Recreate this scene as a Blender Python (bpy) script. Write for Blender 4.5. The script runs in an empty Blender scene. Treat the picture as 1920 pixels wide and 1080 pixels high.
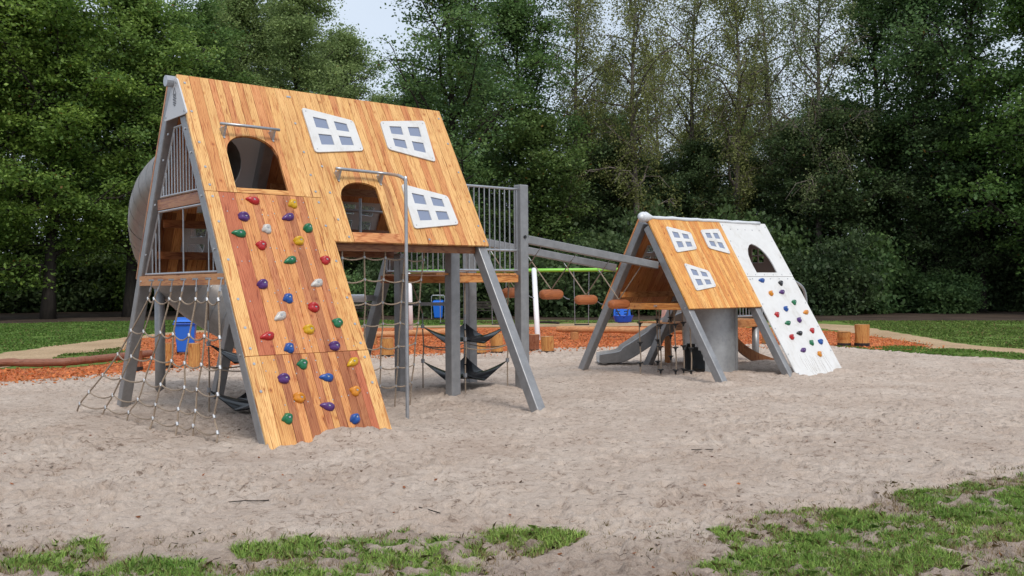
import bpy, math, random
import numpy as np
from mathutils import Vector, Matrix
from mathutils.geometry import tessellate_polygon
R_ = math.radians
sc = bpy.context.scene
C = sc.collection
random.seed(7)

# ------------------------------------------------------------------ camera
cam_d = bpy.data.cameras.new('camera'); cam = bpy.data.objects.new('camera', cam_d); C.objects.link(cam)
cam_d.sensor_fit = 'HORIZONTAL'; cam_d.sensor_width = 36.0; cam_d.lens = 36.0 * 1768.7 / 1920
cam_d.clip_start = 0.1; cam_d.clip_end = 600
PITCH, ROLL = -0.0008, -0.0074
fwd = Vector((0, math.cos(PITCH), math.sin(PITCH))); up0 = Vector((0, -math.sin(PITCH), math.cos(PITCH))); rt0 = Vector((1, 0, 0))
cr, sr = math.cos(ROLL), math.sin(ROLL)
rt = rt0 * cr + up0 * sr; up = rt0 * -sr + up0 * cr
m = Matrix((rt, up, -fwd)).transposed().to_4x4(); m.translation = (0, 0, 1.6)
cam.matrix_world = m
sc.camera = cam
# ------------------------------------------------------------------ sky and sun (overcast)
SUN_EL, SUN_AZ = 52, 20      # azimuth measured from straight behind the camera towards the right
w = bpy.data.worlds.new('World'); sc.world = w; w.use_nodes = True
nt = w.node_tree; nt.nodes.clear()
out = nt.nodes.new('ShaderNodeOutputWorld'); bg = nt.nodes.new('ShaderNodeBackground')
sky = nt.nodes.new('ShaderNodeTexSky'); sky.sky_type = 'NISHITA'; sky.sun_disc = False
sky.sun_elevation = R_(SUN_EL); sky.sun_rotation = R_(180 - SUN_AZ)
sky.air_density = 1.0; sky.dust_density = 4.0; sky.ozone_density = 1.0
mx = nt.nodes.new('ShaderNodeMix'); mx.data_type = 'RGBA'
tc = nt.nodes.new('ShaderNodeTexCoord'); nz = nt.nodes.new('ShaderNodeTexNoise'); nz.inputs['Scale'].default_value = 2.2; nz.inputs['Detail'].default_value = 6
rp = nt.nodes.new('ShaderNodeMapRange'); rp.inputs[1].default_value = 0.35; rp.inputs[2].default_value = 0.65; rp.inputs[3].default_value = 0.72; rp.inputs[4].default_value = 0.93
nt.links.new(tc.outputs['Generated'], nz.inputs['Vector']); nt.links.new(nz.outputs['Fac'], rp.inputs[0]); nt.links.new(rp.outputs[0], mx.inputs[0])
nt.links.new(sky.outputs[0], mx.inputs[6]); mx.inputs[7].default_value = (5.1, 5.75, 6.6, 1)
nt.links.new(mx.outputs[2], bg.inputs[0]); bg.inputs[1].default_value = 0.1
nt.links.new(bg.outputs[0], out.inputs[0])
sl = bpy.data.lights.new('sun', 'SUN'); sl.energy = 1.5; sl.angle = R_(20); sl.color = (1, 0.96, 0.9)
so = bpy.data.objects.new('sun', sl); C.objects.link(so)
a = R_(SUN_AZ)
tosun = Vector((math.sin(a) * math.cos(R_(SUN_EL)), -math.cos(a) * math.cos(R_(SUN_EL)), math.sin(R_(SUN_EL))))
so.rotation_euler = tosun.to_track_quat('Z', 'Y').to_euler(); so.location = (0, 0, 40)
vs = sc.view_settings; vs.view_transform = 'Standard'; vs.look = 'None'; vs.gamma = 1; vs.exposure = 0.62; vs.use_curve_mapping = False

# ------------------------------------------------------------------ helpers
class MB:
    def __init__(s): s.v = []; s.f = []
    def add(s, v, f):
        n = len(s.v); s.v += [tuple(p) for p in v]; s.f += [tuple(i + n for i in q) for q in f]; return s
    def beam(s, p0, p1, w, h, up=(0, 0, 1)):
        p0 = Vector(p0); p1 = Vector(p1); d = (p1 - p0).normalized(); u = Vector(up); sd = d.cross(u)
        if sd.length < 1e-5: sd = d.cross(Vector((1, 0, 0)))
        sd.normalize(); u = sd.cross(d)
        v = [p + sd * (a * w / 2) + u * (b * h / 2) for p in (p0, p1) for a, b in ((-1, -1), (1, -1), (1, 1), (-1, 1))]
        return s.add(v, [(0, 3, 2, 1), (4, 5, 6, 7), (0, 1, 5, 4), (1, 2, 6, 5), (2, 3, 7, 6), (3, 0, 4, 7)])
    def box(s, c, d):
        c = Vector(c); return s.beam(c - Vector((d[0] / 2, 0, 0)), c + Vector((d[0] / 2, 0, 0)), d[1], d[2])
    def tube(s, path, r, n=8, cap=True):
        P = [Vector(p) for p in path]; k = len(P); rr = r if isinstance(r, (list, tuple)) else [r] * k
        T = [(P[min(i + 1, k - 1)] - P[max(i - 1, 0)]).normalized() for i in range(k)]
        a = Vector((0, 0, 1)) if abs(T[0].z) < .9 else Vector((1, 0, 0)); nrm = (a - T[0] * a.dot(T[0])).normalized()
        v = []; f = []
        for i in range(k):
            nrm = (nrm - T[i] * nrm.dot(T[i])).normalized(); b = T[i].cross(nrm)
            for j in range(n):
                t = 2 * math.pi * j / n; v.append(P[i] + (nrm * math.cos(t) + b * math.sin(t)) * rr[i])
        for i in range(k - 1):
            for j in range(n): f.append((i * n + j, i * n + (j + 1) % n, (i + 1) * n + (j + 1) % n, (i + 1) * n + j))
        if cap: f.append(tuple(range(n))[::-1]); f.append(tuple(range((k - 1) * n, k * n)))
        return s.add(v, f)
    def prism(s, loops, mp, o0, o1):          # outline with holes, extruded from offset o0 to o1
        tri = tessellate_polygon([[Vector((p[0], p[1], 0)) for p in l] for l in loops])
        fl = [p for l in loops for p in l]; n = len(fl)
        v = [mp(p[0], p[1], o0) for p in fl] + [mp(p[0], p[1], o1) for p in fl]
        f = []
        for t in tri:
            a, b, c = t; A, B, D = Vector(v[a]), Vector(v[b]), Vector(v[c])
            nn = (B - A).cross(D - A); dr = Vector(v[a + n]) - A
            if nn.dot(dr) > 0: f.append((a + n, b + n, c + n)); f.append((c, b, a))
            else: f.append((c + n, b + n, a + n)); f.append((a, b, c))
        i0 = 0
        for l in loops:
            k = len(l)
            for i in range(k): a = i0 + i; b = i0 + (i + 1) % k; f.append((a, b, b + n, a + n))
            i0 += k
        return s.add(v, f)
    def obj(s, name, mat, parent=None, col=None, label=None, smooth=False, bevel=0, kind=None, fixn=False):
        me = bpy.data.meshes.new(name); me.from_pydata(s.v, [], s.f); me.materials.append(mat)
        if smooth: me.polygons.foreach_set('use_smooth', [True] * len(me.polygons))
        if fixn:
            import bmesh
            bm = bmesh.new(); bm.from_mesh(me); bmesh.ops.recalc_face_normals(bm, faces=bm.faces); bm.to_mesh(me); bm.free()
        o = bpy.data.objects.new(name, me); C.objects.link(o); o.parent = parent
        if col: o.color = (*col, 1)
        if label: o['label'] = label
        if kind: o['kind'] = kind
        if bevel:
            b = o.modifiers.new('b', 'BEVEL'); b.width = bevel; b.segments = 2; b.limit_method = 'ANGLE'
        return o
def thing(name, label, cat, loc=(0, 0, 0), rz=0, group=None):
    o = bpy.data.objects.new(name, None); C.objects.link(o); o.location = loc; o.rotation_euler = (0, 0, rz)
    return tag(o, label, cat, group)
def tag(o, label=None, cat=None, group=None, kind=None):
    if label: o['label'] = label
    if cat: o['category'] = cat
    if group: o['group'] = group
    if kind: o['kind'] = kind
    return o
def smoothpath(P, k=6):
    P = [Vector(p) for p in P]; o = []
    for i in range(len(P) - 1):
        a = P[max(i - 1, 0)]; b = P[i]; c = P[i + 1]; d = P[min(i + 2, len(P) - 1)]
        for j in range(k):
            t = j / k; o.append(0.5 * ((2 * b) + (c - a) * t + (2 * a - 5 * b + 4 * c - d) * t * t + (3 * b - a - 3 * c + d) * t ** 3))
    o.append(P[-1]); return o
def sag(a, b, d, k=8):
    a = Vector(a); b = Vector(b)
    return [a.lerp(b, i / k) - Vector((0, 0, d * 4 * (i / k) * (1 - i / k))) for i in range(k + 1)]

# numpy value noise
_rs = np.random.RandomState(3); _lat = _rs.rand(256, 256)
def vnoise(x, y, sx=0):
    xi = np.floor(x).astype(int); yi = np.floor(y).astype(int); fx = x - xi; fy = y - yi
    fx = fx * fx * (3 - 2 * fx); fy = fy * fy * (3 - 2 * fy)
    g = lambda i, j: _lat[(i + sx * 37) % 256, (j + sx * 91) % 256]
    return (g(xi, yi) * (1 - fx) + g(xi + 1, yi) * fx) * (1 - fy) + (g(xi, yi + 1) * (1 - fx) + g(xi + 1, yi + 1) * fx) * fy

# ------------------------------------------------------------------ materials
def mat(name, base=(.5, .5, .5), rough=.6, metal=0, spec=.5):
    m = bpy.data.materials.new(name); m.use_nodes = True; b = m.node_tree.nodes['Principled BSDF']
    b.inputs['Base Color'].default_value = (*base, 1); b.inputs['Roughness'].default_value = rough; b.inputs['Metallic'].default_value = metal
    b.inputs['Specular IOR Level'].default_value = spec
    return m
def N(m, t, **k):
    n = m.node_tree.nodes.new(t)
    for a, v in k.items(): setattr(n, a, v)
    return n
def L(m, a, b): m.node_tree.links.new(a, b)
def noise(m, vec, scale, detail=4, rough=.55, dist=0):
    n = N(m, 'ShaderNodeTexNoise'); n.inputs['Scale'].default_value = scale; n.inputs['Detail'].default_value = detail
    n.inputs['Roughness'].default_value = rough; n.inputs['Distortion'].default_value = dist
    if vec: L(m, vec, n.inputs['Vector'])
    return n.outputs['Fac']
def ramp(m, fac, stops):
    n = N(m, 'ShaderNodeValToRGB'); L(m, fac, n.inputs[0]); e = n.color_ramp.elements
    while len(e) < len(stops): e.new(.5)
    for i, (p, c) in enumerate(stops): e[i].position = p; e[i].color = (*c, 1) if len(c) == 3 else c
    return n.outputs[0]
def mul(m, a, b, fac=1.0, mode='MULTIPLY'):
    n = N(m, 'ShaderNodeMix', data_type='RGBA', blend_type=mode); n.inputs[0].default_value = fac
    for s, i in ((a, 6), (b, 7)):
        if isinstance(s, tuple): n.inputs[i].default_value = (*s, 1)
        else: L(m, s, n.inputs[i])
    return n
def bump(m, h, st, dist=.01):
    n = N(m, 'ShaderNodeBump'); n.inputs['Strength'].default_value = st; n.inputs['Distance'].default_value = dist
    L(m, h, n.inputs['Height']); L(m, n.outputs[0], m.node_tree.nodes['Principled BSDF'].inputs['Normal'])
def mapping(m, scale, coord='Object', rnd=False):
    t = N(m, 'ShaderNodeTexCoord'); mp = N(m, 'ShaderNodeMapping'); mp.inputs['Scale'].default_value = scale
    L(m, t.outputs[coord], mp.inputs[0])
    if rnd:
        oi = N(m, 'ShaderNodeObjectInfo'); c = N(m, 'ShaderNodeVectorMath', operation='MULTIPLY'); cx = N(m, 'ShaderNodeCombineXYZ')
        for i in range(3): L(m, oi.outputs['Random'], cx.inputs[i])
        c.inputs[1].default_value = (37, 51, 23); L(m, cx.outputs[0], c.inputs[0]); L(m, c.outputs[0], mp.inputs['Location'])
    return mp.outputs[0]
BC = lambda m: m.node_tree.nodes['Principled BSDF'].inputs['Base Color']

def wood_mat(name, scale, gloss=.42, dirt=.0):
    m = mat(name, rough=gloss); oi = N(m, 'ShaderNodeObjectInfo')
    v = mapping(m, scale, rnd=True)
    n1 = noise(m, v, 1.0, 5, .6, 1.6); g = ramp(m, n1, [(.30, (.36, .18, .10)), (.40, (.76, .54, .40)), (.47, (1.06, 1.05, 1.03)), (.56, (1.05, 1.03, 1.0)), (.64, (.70, .44, .30))])
    wv = N(m, 'ShaderNodeTexWave'); wv.inputs['Scale'].default_value = .55; wv.inputs['Distortion'].default_value = 9; wv.inputs['Detail'].default_value = 3; wv.inputs['Detail Scale'].default_value = .7
    L(m, v, wv.inputs[0]); g2 = ramp(m, wv.outputs['Fac'], [(0.0, (.70, .52, .36)), (.25, (1, 1, 1)), (1, (1, 1, 1))])
    vk = mapping(m, (5.5, 5.5, 4.2), rnd=True)
    vo = N(m, 'ShaderNodeTexVoronoi'); vo.inputs['Scale'].default_value = 1.0; L(m, vk, vo.inputs['Vector'])
    kn = ramp(m, vo.outputs['Distance'], [(.05, (.42, .22, .13)), (.10, (.85, .68, .52)), (.2, (1, 1, 1))])
    c1 = mul(m, oi.outputs['Color'], g, .9); c2 = mul(m, c1.outputs[2], g2, .85); c3 = mul(m, c2.outputs[2], kn, .8)
    lf = ramp(m, noise(m, mapping(m, (2.5, 2.5, 1.2), rnd=True), 1.0, 2), [(.3, (.84, .76, .66)), (.6, (1.06, 1.05, 1.03))])
    c4 = mul(m, c3.outputs[2], lf, .8)
    L(m, c4.outputs[2], BC(m)); bump(m, n1, .25, .004); return m
M = {}
M['plank'] = wood_mat('varnished_plank', (30, 3, 1.5))            # grain down the roof slope
M['timber_x'] = wood_mat('timber_across', (2.1, 30, 30))
M['timber_y'] = wood_mat('timber_deep', (30, 2.1, 30))
M['timber_z'] = wood_mat('timber_upright', (30, 30, 2.4), .6)

def metal_mat(name, base, rough=.5, metal=.55):
    m = mat(name, base, rough, metal); v = mapping(m, (1, 1, 1))
    c = ramp(m, noise(m, v, 7, 6, .7), [(.3, tuple(x * .82 for x in base)), (.7, tuple(min(1, x * 1.15) for x in base))])
    L(m, c, BC(m)); r = N(m, 'ShaderNodeMapRange'); r.inputs[3].default_value = rough - .12; r.inputs[4].default_value = rough + .14
    L(m, noise(m, v, 22, 3), r.inputs[0]); L(m, r.outputs[0], m.node_tree.nodes['Principled BSDF'].inputs['Roughness']); return m
M['galv'] = metal_mat('galvanised_steel', (.27, .27, .275), .42, .45)
M['steel'] = metal_mat('steel_tube', (.42, .43, .45), .36, .7)
M['sheet'] = metal_mat('slide_sheet', (.26, .24, .225), .45, .4)
M['drum'] = metal_mat('drum_sheet', (.36, .37, .38), .46, .5)
M['white_paint'] = mat('white_tube', (.78, .78, .8), .35)
M['green_paint'] = mat('green_tube', (.22, .55, .06), .35)
def hpl_mat():
    m = mat('white_board', (.74, .74, .76), .38); v = mapping(m, (1, 1, 1))
    c = ramp(m, noise(m, v, 5, 6, .7), [(.3, (.60, .59, .575)), (.6, (.655, .65, .64))]); c = mul(m, c, ramp(m, noise(m, mapping(m, (3.2, 3.2, 1.1)), 1, 7, .75, .5), [(.33, (.80, .77, .72)), (.47, (1, 1, 1))]), .7).outputs[2]; L(m, c, BC(m)); return m
M['hpl'] = hpl_mat()
M['plate'] = mat('grey_plate', (.55, .55, .56), .4)
M['print'] = mat('print_ink', (.10, .10, .11), .6)
M['pane'] = mat('pane', (.20, .235, .33), .16, 0, .8)
def clearpane():
    m = mat('clear_pane', (.55, .6, .65), .2); b = m.node_tree.nodes['Principled BSDF']; b.inputs['Alpha'].default_value = .35; return m
M['cpane'] = clearpane()
def rope_mat():
    m = mat('rope', (.36, .28, .21), .85); v = mapping(m, (1, 1, 1)); n = noise(m, v, 90, 2)
    L(m, ramp(m, n, [(.35, (.20, .15, .105)), (.65, (.34, .265, .20))]), BC(m)); return m
M['rope'] = rope_mat()
M['chain'] = mat('chain_steel', (.33, .34, .36), .4, .8)
M['rubber'] = mat('black_rubber', (.004, .004, .005), .13, 0, .12)
M['black'] = mat('black_plastic', (.012, .012, .013), .45)
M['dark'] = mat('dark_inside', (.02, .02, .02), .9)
def hold_mat():
    m = mat('hold_plastic', (.5, .5, .5), .3, 0, .5); oi = N(m, 'ShaderNodeObjectInfo')
    n = noise(m, mapping(m, (1, 1, 1)), 40, 3); c = mul(m, oi.outputs['Color'], ramp(m, n, [(.3, (.78, .78, .78)), (.7, (1.1, 1.1, 1.1))]), 1)
    L(m, c.outputs[2], BC(m)); return m
M['hold'] = hold_mat()
def log_mat():
    m = mat('log_wood', rough=.6); oi = N(m, 'ShaderNodeObjectInfo'); n = noise(m, mapping(m, (3, 25, 25), rnd=True), 1, 5, .65, 1)
    c = mul(m, oi.outputs['Color'], ramp(m, n, [(.3, (.5, .42, .34)), (.5, (.95, .9, .85)), (.7, (1.1, 1.08, 1.05))]), 1); L(m, c.outputs[2], BC(m)); bump(m, n, .4, .01); return m
M['log'] = log_mat()
def bark_mat(name, a, b, sc_=(6, 6, 1.2)):
    m = mat(name, rough=.95, spec=.1); n = noise(m, mapping(m, sc_), 1, 5, .7, .6); L(m, ramp(m, n, [(.3, a), (.7, b)]), BC(m)); return m
M['bark'] = bark_mat('dark_bark', (.02, .017, .015), (.055, .047, .04))
M['birch'] = bark_mat('pale_bark', (.05, .04, .035), (.22, .19, .165), (3, 3, 2.0))
M['blue'] = mat('blue_plastic', (.015, .14, .62), .35)
M['bluedk'] = mat('blue_plastic_dark', (.01, .08, .46), .4)

def leaf_mat(name, spec=.3, transl=.42):
    m = mat(name, rough=.55, spec=spec); at = N(m, 'ShaderNodeAttribute', attribute_name='tint'); oi = N(m, 'ShaderNodeObjectInfo')
    c = mul(m, at.outputs['Color'], oi.outputs['Color'], 1); L(m, c.outputs[2], BC(m))
    b = m.node_tree.nodes['Principled BSDF']; tr = N(m, 'ShaderNodeBsdfTranslucent'); L(m, c.outputs[2], tr.inputs[0])
    ms = N(m, 'ShaderNodeMixShader'); ms.inputs[0].default_value = transl; o = m.node_tree.nodes['Material Output']
    L(m, b.outputs[0], ms.inputs[1]); L(m, tr.outputs[0], ms.inputs[2]); L(m, ms.outputs[0], o.inputs[0]); return m
M['leaf'] = leaf_mat('foliage')
M['grass'] = leaf_mat('grass_blade', .2, .3)

# ------------------------------------------------------------------ ground sheets
def ground_mat(name, cols, scales, bumpst=.4, rough=.95, bd=.02):
    m = mat(name, rough=rough, spec=.15); t = N(m, 'ShaderNodeTexCoord').outputs['Object']
    big = ramp(m, noise(m, t, scales[0], 4, .6), [(.35, cols[0]), (.65, cols[1])])
    fine = ramp(m, noise(m, t, scales[1], 3, .7), [(.3, (.62, .62, .62)), (.7, (1.3, 1.3, 1.3))])
    c = mul(m, big, fine, 1); L(m, c.outputs[2], BC(m)); bump(m, noise(m, t, scales[1], 5, .7), bumpst, bd); return m
M['forest_floor'] = ground_mat('forest_floor', ((.035, .024, .018), (.075, .052, .038)), (.5, 12))
M['lawn'] = ground_mat('lawn', ((.08, .15, .025), (.13, .185, .04)), (.35, 14))
M['path'] = ground_mat('path_chips', ((.36, .25, .15), (.46, .33, .205)), (.6, 16), .8)
def chips_mat():
    m = mat('bark_chips', rough=.85, spec=.2); t = N(m, 'ShaderNodeTexCoord').outputs['Object']
    vo = N(m, 'ShaderNodeTexVoronoi'); vo.inputs['Scale'].default_value = 16; L(m, t, vo.inputs['Vector'])
    sp = N(m, 'ShaderNodeSeparateColor'); L(m, vo.outputs['Color'], sp.inputs[0])
    c = ramp(m, sp.outputs[0], [(0, (.22, .05, .02)), (.35, (.42, .10, .035)), (.7, (.56, .16, .055)), (1, (.66, .25, .10))])
    c2 = mul(m, c, ramp(m, noise(m, t, 1.3, 3), [(.3, (.8, .78, .75)), (.7, (1.1, 1.1, 1.1))]), 1)
    L(m, c2.outputs[2], BC(m)); bump(m, vo.outputs['Distance'], .9, .03); return m
M['chips'] = chips_mat()
def sand_mat():
    m = mat('sand', rough=.96, spec=.12); t = N(m, 'ShaderNodeTexCoord').outputs['Object']
    big = ramp(m, noise(m, t, .9, 5, .62), [(.33, (.55, .44, .365)), (.62, (.66, .555, .475))])
    at = N(m, 'ShaderNodeAttribute', attribute_name='dirt')
    dirt = ramp(m, noise(m, t, 7, 6, .75), [(.35, (.28, .215, .175)), (.65, (.54, .44, .37))])
    dm = N(m, 'ShaderNodeMath', operation='MULTIPLY'); L(m, at.outputs['Fac'], dm.inputs[0])
    L(m, ramp(m, noise(m, t, 3.5, 6, .7), [(.34, (.1, .1, .1)), (.52, (1, 1, 1))]), dm.inputs[1])
    mxx = N(m, 'ShaderNodeMix', data_type='RGBA'); L(m, dm.outputs[0], mxx.inputs[0]); L(m, big, mxx.inputs[6]); L(m, dirt, mxx.inputs[7])
    mottle = ramp(m, noise(m, t, 8.5, 6, .74, .6), [(.345, (.46, .41, .37)), (.425, (.90, .88, .86)), (.6, (1.04, 1.04, 1.04))])  # random darker noise patches multiplied into the sand colour
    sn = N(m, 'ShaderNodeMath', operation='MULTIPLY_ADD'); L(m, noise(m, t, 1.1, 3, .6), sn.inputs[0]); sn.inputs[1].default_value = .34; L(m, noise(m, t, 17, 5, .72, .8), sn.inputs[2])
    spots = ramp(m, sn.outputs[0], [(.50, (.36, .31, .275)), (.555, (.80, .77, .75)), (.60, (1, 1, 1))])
    mottle = mul(m, mottle, spots, 1).outputs[2]
    gr = ramp(m, noise(m, t, 160, 2, .8), [(.3, (.78, .77, .76)), (.7, (1.16, 1.16, 1.16))])
    c = mul(m, mul(m, mxx.outputs[2], mottle, .8).outputs[2], gr, 1); L(m, c.outputs[2], BC(m))
    ad = N(m, 'ShaderNodeMath', operation='ADD'); L(m, noise(m, t, 26, 6, .72), ad.inputs[0]); L(m, noise(m, t, 7, 4, .6), ad.inputs[1])
    bump(m, ad.outputs[0], .9, .06); return m
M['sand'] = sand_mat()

def sheet(name, loops, z, m, jitter=0, seed=0):
    rnd = random.Random(seed); P = []
    for i in range(len(loops)):
        a = loops[i]; b = loops[(i + 1) % len(loops)]; n = max(1, int(math.dist(a, b) / .35)) if jitter else 1
        for k in range(n):
            t = k / n; P.append((a[0] + (b[0] - a[0]) * t + rnd.uniform(-jitter, jitter), a[1] + (b[1] - a[1]) * t + rnd.uniform(-jitter, jitter)))
    tri = tessellate_polygon([[Vector((p[0], p[1], 0)) for p in P]])
    mb = MB(); f = []
    for t in tri:
        A, B, D = [Vector((*P[i], 0)) for i in t]
        f.append(tuple(t) if (B - A).cross(D - A).z > 0 else tuple(t)[::-1])
    mb.add([(p[0], p[1], z) for p in P], f); return tag(mb.obj(name, m), kind='structure')
sheet('ground', [(-300, -60), (300, -60), (300, 400), (-300, 400)], -.115, M['forest_floor'])
sheet('lawn', [(-60, 24), (-11, 16), (-8, 15), (30, 12), (60, 20), (60, 44), (26, 41), (21.5, 40.5), (16, 44), (6, 47), (-3, 49), (-18, 52), (-28, 48), (-60, 44)], -.08, M['lawn'], .1, 1)
sheet('path', [(-40, 20), (-14, 18.5), (-11.3, 20), (-10.7, 22.2), (-11.8, 24.5), (-11, 26.8), (-11.6, 29.5), (-11, 40), (12, 39.5), (11.5, 26), (10.4, 25.1), (11.2, 23.7), (11.95, 22.0), (11.8, 20), (14, 16), (17, 12), (22, 12), (13.2, 22.6), (12.5, 26.3), (13.3, 31.9), (14.0, 38.7), (12.8, 42), (6, 43.5), (-2, 42), (-9, 41), (-13.2, 38.5), (-13.5, 36), (-13.7, 31.9), (-13.9, 29), (-13.7, 25), (-15.5, 22.5), (-40, 26)], -.07, M['path'], .12, 2)
CHIPS = [(-30, 9), (-9.5, 15.5), (-8.3, 16.6), (-7.6, 17.5), (-6.7, 18.5), (-5.3, 19.5), (-3.5, 21.7), (-1.3, 22.4), (.5, 23), (1.2, 24), (3.8, 24.6), (7.5, 24.8), (8.4, 24.2), (10.2, 24.0), (11.2, 25.2), (11.5, 27.5), (11.6, 32.1), (11.2, 34.7), (10, 36.8), (6, 39.1), (1.9, 39.3), (-2.2, 39), (-6.8, 39.8), (-9.7, 37.2), (-12.8, 36), (-12.7, 32), (-11.0, 28), (-9.4, 23.2), (-8.7, 22.75), (-9.05, 21.4), (-9.55, 20.25), (-10.96, 20.1), (-12, 20), (-30, 17)]
sheet('bark_chip_surface', CHIPS, -.06, M['chips'], .12, 3)

# sand: a fine relief, dense near the viewpoint and coarser further off
def inpoly(x, y, P):
    r = np.zeros(x.shape, bool); n = len(P)
    for i in range(n):
        x0, y0 = P[i]; x1, y1 = P[(i + 1) % n]
        with np.errstate(divide='ignore', invalid='ignore'):
            c = ((y0 > y) != (y1 > y)) & (x < (x1 - x0) * (y - y0) / (y1 - y0 + 1e-12) + x0)
        r ^= c
    return r
SAND = [(-26, 2), (26, 2), (26, 12.5), (17, 14.6), (11.5, 19.4), (10.8, 19.9), (9.6, 21.5), (8.95, 23.2), (8.4, 24.7), (7.5, 25.5), (3.8, 25.3), (1.2, 24.7), (.5, 24.0), (-1.3, 23.2), (-3.5, 22.6), (-5.35, 20.4), (-6.75, 19.4), (-7.65, 18.4), (-8.3, 17.6), (-9.1, 16.7), (-9.5, 16.3), (-13, 14), (-26, 11)]
GR_A = [(1.28, 6.16), (1.63, 6.62), (2.04, 6.76), (2.6, 6.85), (2.81, 7.16), (3.5, 7.45), (4.24, 7.86), (5.6, 8.3), (7, 8), (6, 3.2), (.6, 3.2), (.8, 5.1), (1.32, 5.61)]
GR_B = [(-1.75, 5.8), (-1.24, 6.06), (-.71, 6.18), (-.45, 5.99), (-.01, 6.2), (.48, 6.1), (.31, 5.75), (-.01, 5.48), (-.31, 5.2), (-.5, 4.9), (-1.2, 4.8), (-1.16, 5.3), (-1.5, 5.4)]
GR_C = [(-5, 5.4), (-3.18, 5.86), (-3.02, 5.84), (-2.64, 5.98), (-2.42, 5.62), (-1.74, 5.5), (-1.2, 5.35), (-1.05, 5.0), (-1.3, 4.2), (-5, 4.2)]
def sand_height(X, Y, foot=True):
    D = np.hypot(X, Y)
    h = (vnoise(X * 1.1, Y * 1.1) - .5) * .03 + (vnoise(X * 3.3 + 5, Y * 3.3, 1) - .5) * .020
    a = vnoise(X * 8, Y * 11, 2); b = vnoise(X * 17 + 3, Y * 22, 3); c = vnoise(X * 38, Y * 45 + 3, 4)
    mk = np.clip((vnoise(X * .8 + 3, Y * .9, 8) - .25) * 2.4, .25, 1.5)
    h += mk * (-np.clip(.42 - a, 0, 1) * .10 + (b - .5) * .026 - np.clip(.38 - b, 0, 1) * .06) + (c - .5) * .011
    for (mx_, my_, rx, ry, hh) in MOUNDS: h += hh * np.exp(-(((X - mx_) / rx) ** 2 + ((Y - my_) / ry) ** 2))
    return h
FEET = [(-2.5, 9.55), (-5.5, 13.15), (.45, 12.0), (-.89, 13.77), (.12, 14.7), (-.72, 15.65), (-1.69, 14.3), (-5.52, 14.78), (3.45, 15.4), (1.25, 18.2), (6.0, 17.4), (4.2, 17.3), (-1.27, 11.3), (-2.4, 15.3), (5.0, 16.6)]
MOUNDS = [(x, y, .20, .16, .035) for x, y in FEET] + [(x + .05, y - .30, .25, .14, -.03) for x, y in FEET] + [(-2.2, 9.1, 1.0, .35, -.04), (.9, 8.3, 1.6, .5, .02), (-3, 7.6, 1.5, .4, .02), (-1.75, 10.05, .75, .22, .12), (-.75, 14.9, .9, .6, .09), (3.75, 16.7, .7, .4, .06), (5.15, 19.0, .5, .4, .1), (6.0, 17.3, .7, .3, .03), (-.9, 13.85, .4, .3, .04)]
def build_sand():
    nr, nc = 520, 640
    d = 4.3 * (26.5 / 4.3) ** (np.arange(nr) / (nr - 1)); t = np.linspace(-.74, .74, nc)
    Dg, Tg = np.meshgrid(d, t, indexing='ij'); X = Dg * Tg; Y = Dg.copy()
    h = sand_height(X, Y)
    rs = np.random.RandomState(11)
    for _ in range(5200):                     # footprints and scuffs
        dd = 4.8 + 20 * rs.rand() ** 1.2; x0 = dd * (rs.rand() * 1.3 - .65); y0 = dd
        an = rs.rand() * math.pi; ra, rb = .045 + .085 * rs.rand(), .025 + .035 * rs.rand(); dep = .010 + .026 * rs.rand() ** 1.5
        if _ % 18 == 0: ra, rb, dep = .15, .06, .035
        i0, i1 = np.searchsorted(d, [y0 - .5, y0 + .5]); j0, j1 = np.searchsorted(t, [(x0 - .5) / dd, (x0 + .5) / dd])
        if i1 <= i0 or j1 <= j0: continue
        sx = X[i0:i1, j0:j1] - x0; sy = Y[i0:i1, j0:j1] - y0
        u = (sx * math.cos(an) + sy * math.sin(an)) / ra; v = (-sx * math.sin(an) + sy * math.cos(an)) / rb
        r2 = u * u + v * v; h[i0:i1, j0:j1] += -dep * np.exp(-r2 ** 1.5) + .45 * dep * np.exp(-(np.sqrt(r2) - 1.5) ** 2 * 5)
    ins = inpoly(X, Y, SAND)
    # edge fades below the neighbouring sheets
    Z = np.clip(h, -.055, .4)
    dirt = np.zeros_like(X)
    for P in (GR_A, GR_B, GR_C): dirt = np.maximum(dirt, inpoly(X, Y, P).astype(float))
    dirt = np.maximum(dirt, np.clip((6.15 - Y) * 1.3, 0, .9)); dirt = np.maximum(dirt, np.clip((7.2 + (X - 3) * .3 - Y) * 1.2, 0, .9) * (X > 2.2))
    idx = np.arange(nr * nc).reshape(nr, nc); q = np.stack([idx[:-1, :-1], idx[:-1, 1:], idx[1:, 1:], idx[1:, :-1]], -1).reshape(-1, 4)
    keep = ins.reshape(-1)[q].all(1); q = q[keep]
    used = np.zeros(nr * nc, bool); used[q.ravel()] = True; rem = np.cumsum(used) - 1
    V = np.stack([X, Y, Z], -1).reshape(-1, 3)[used]; q = rem[q]
    me = bpy.data.meshes.new('sand'); me.vertices.add(len(V)); me.vertices.foreach_set('co', V.ravel().astype('f'))
    me.loops.add(q.size); me.loops.foreach_set('vertex_index', q.ravel().astype('i')); me.polygons.add(len(q))
    me.polygons.foreach_set('loop_start', (np.arange(len(q)) * 4).astype('i')); me.polygons.foreach_set('use_smooth', np.ones(len(q), bool)); me.update()
    at = me.attributes.new('dirt', 'FLOAT', 'POINT'); at.data.foreach_set('value', dirt.reshape(-1)[used].astype('f'))
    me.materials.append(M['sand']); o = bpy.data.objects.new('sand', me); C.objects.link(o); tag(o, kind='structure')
build_sand()

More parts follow.
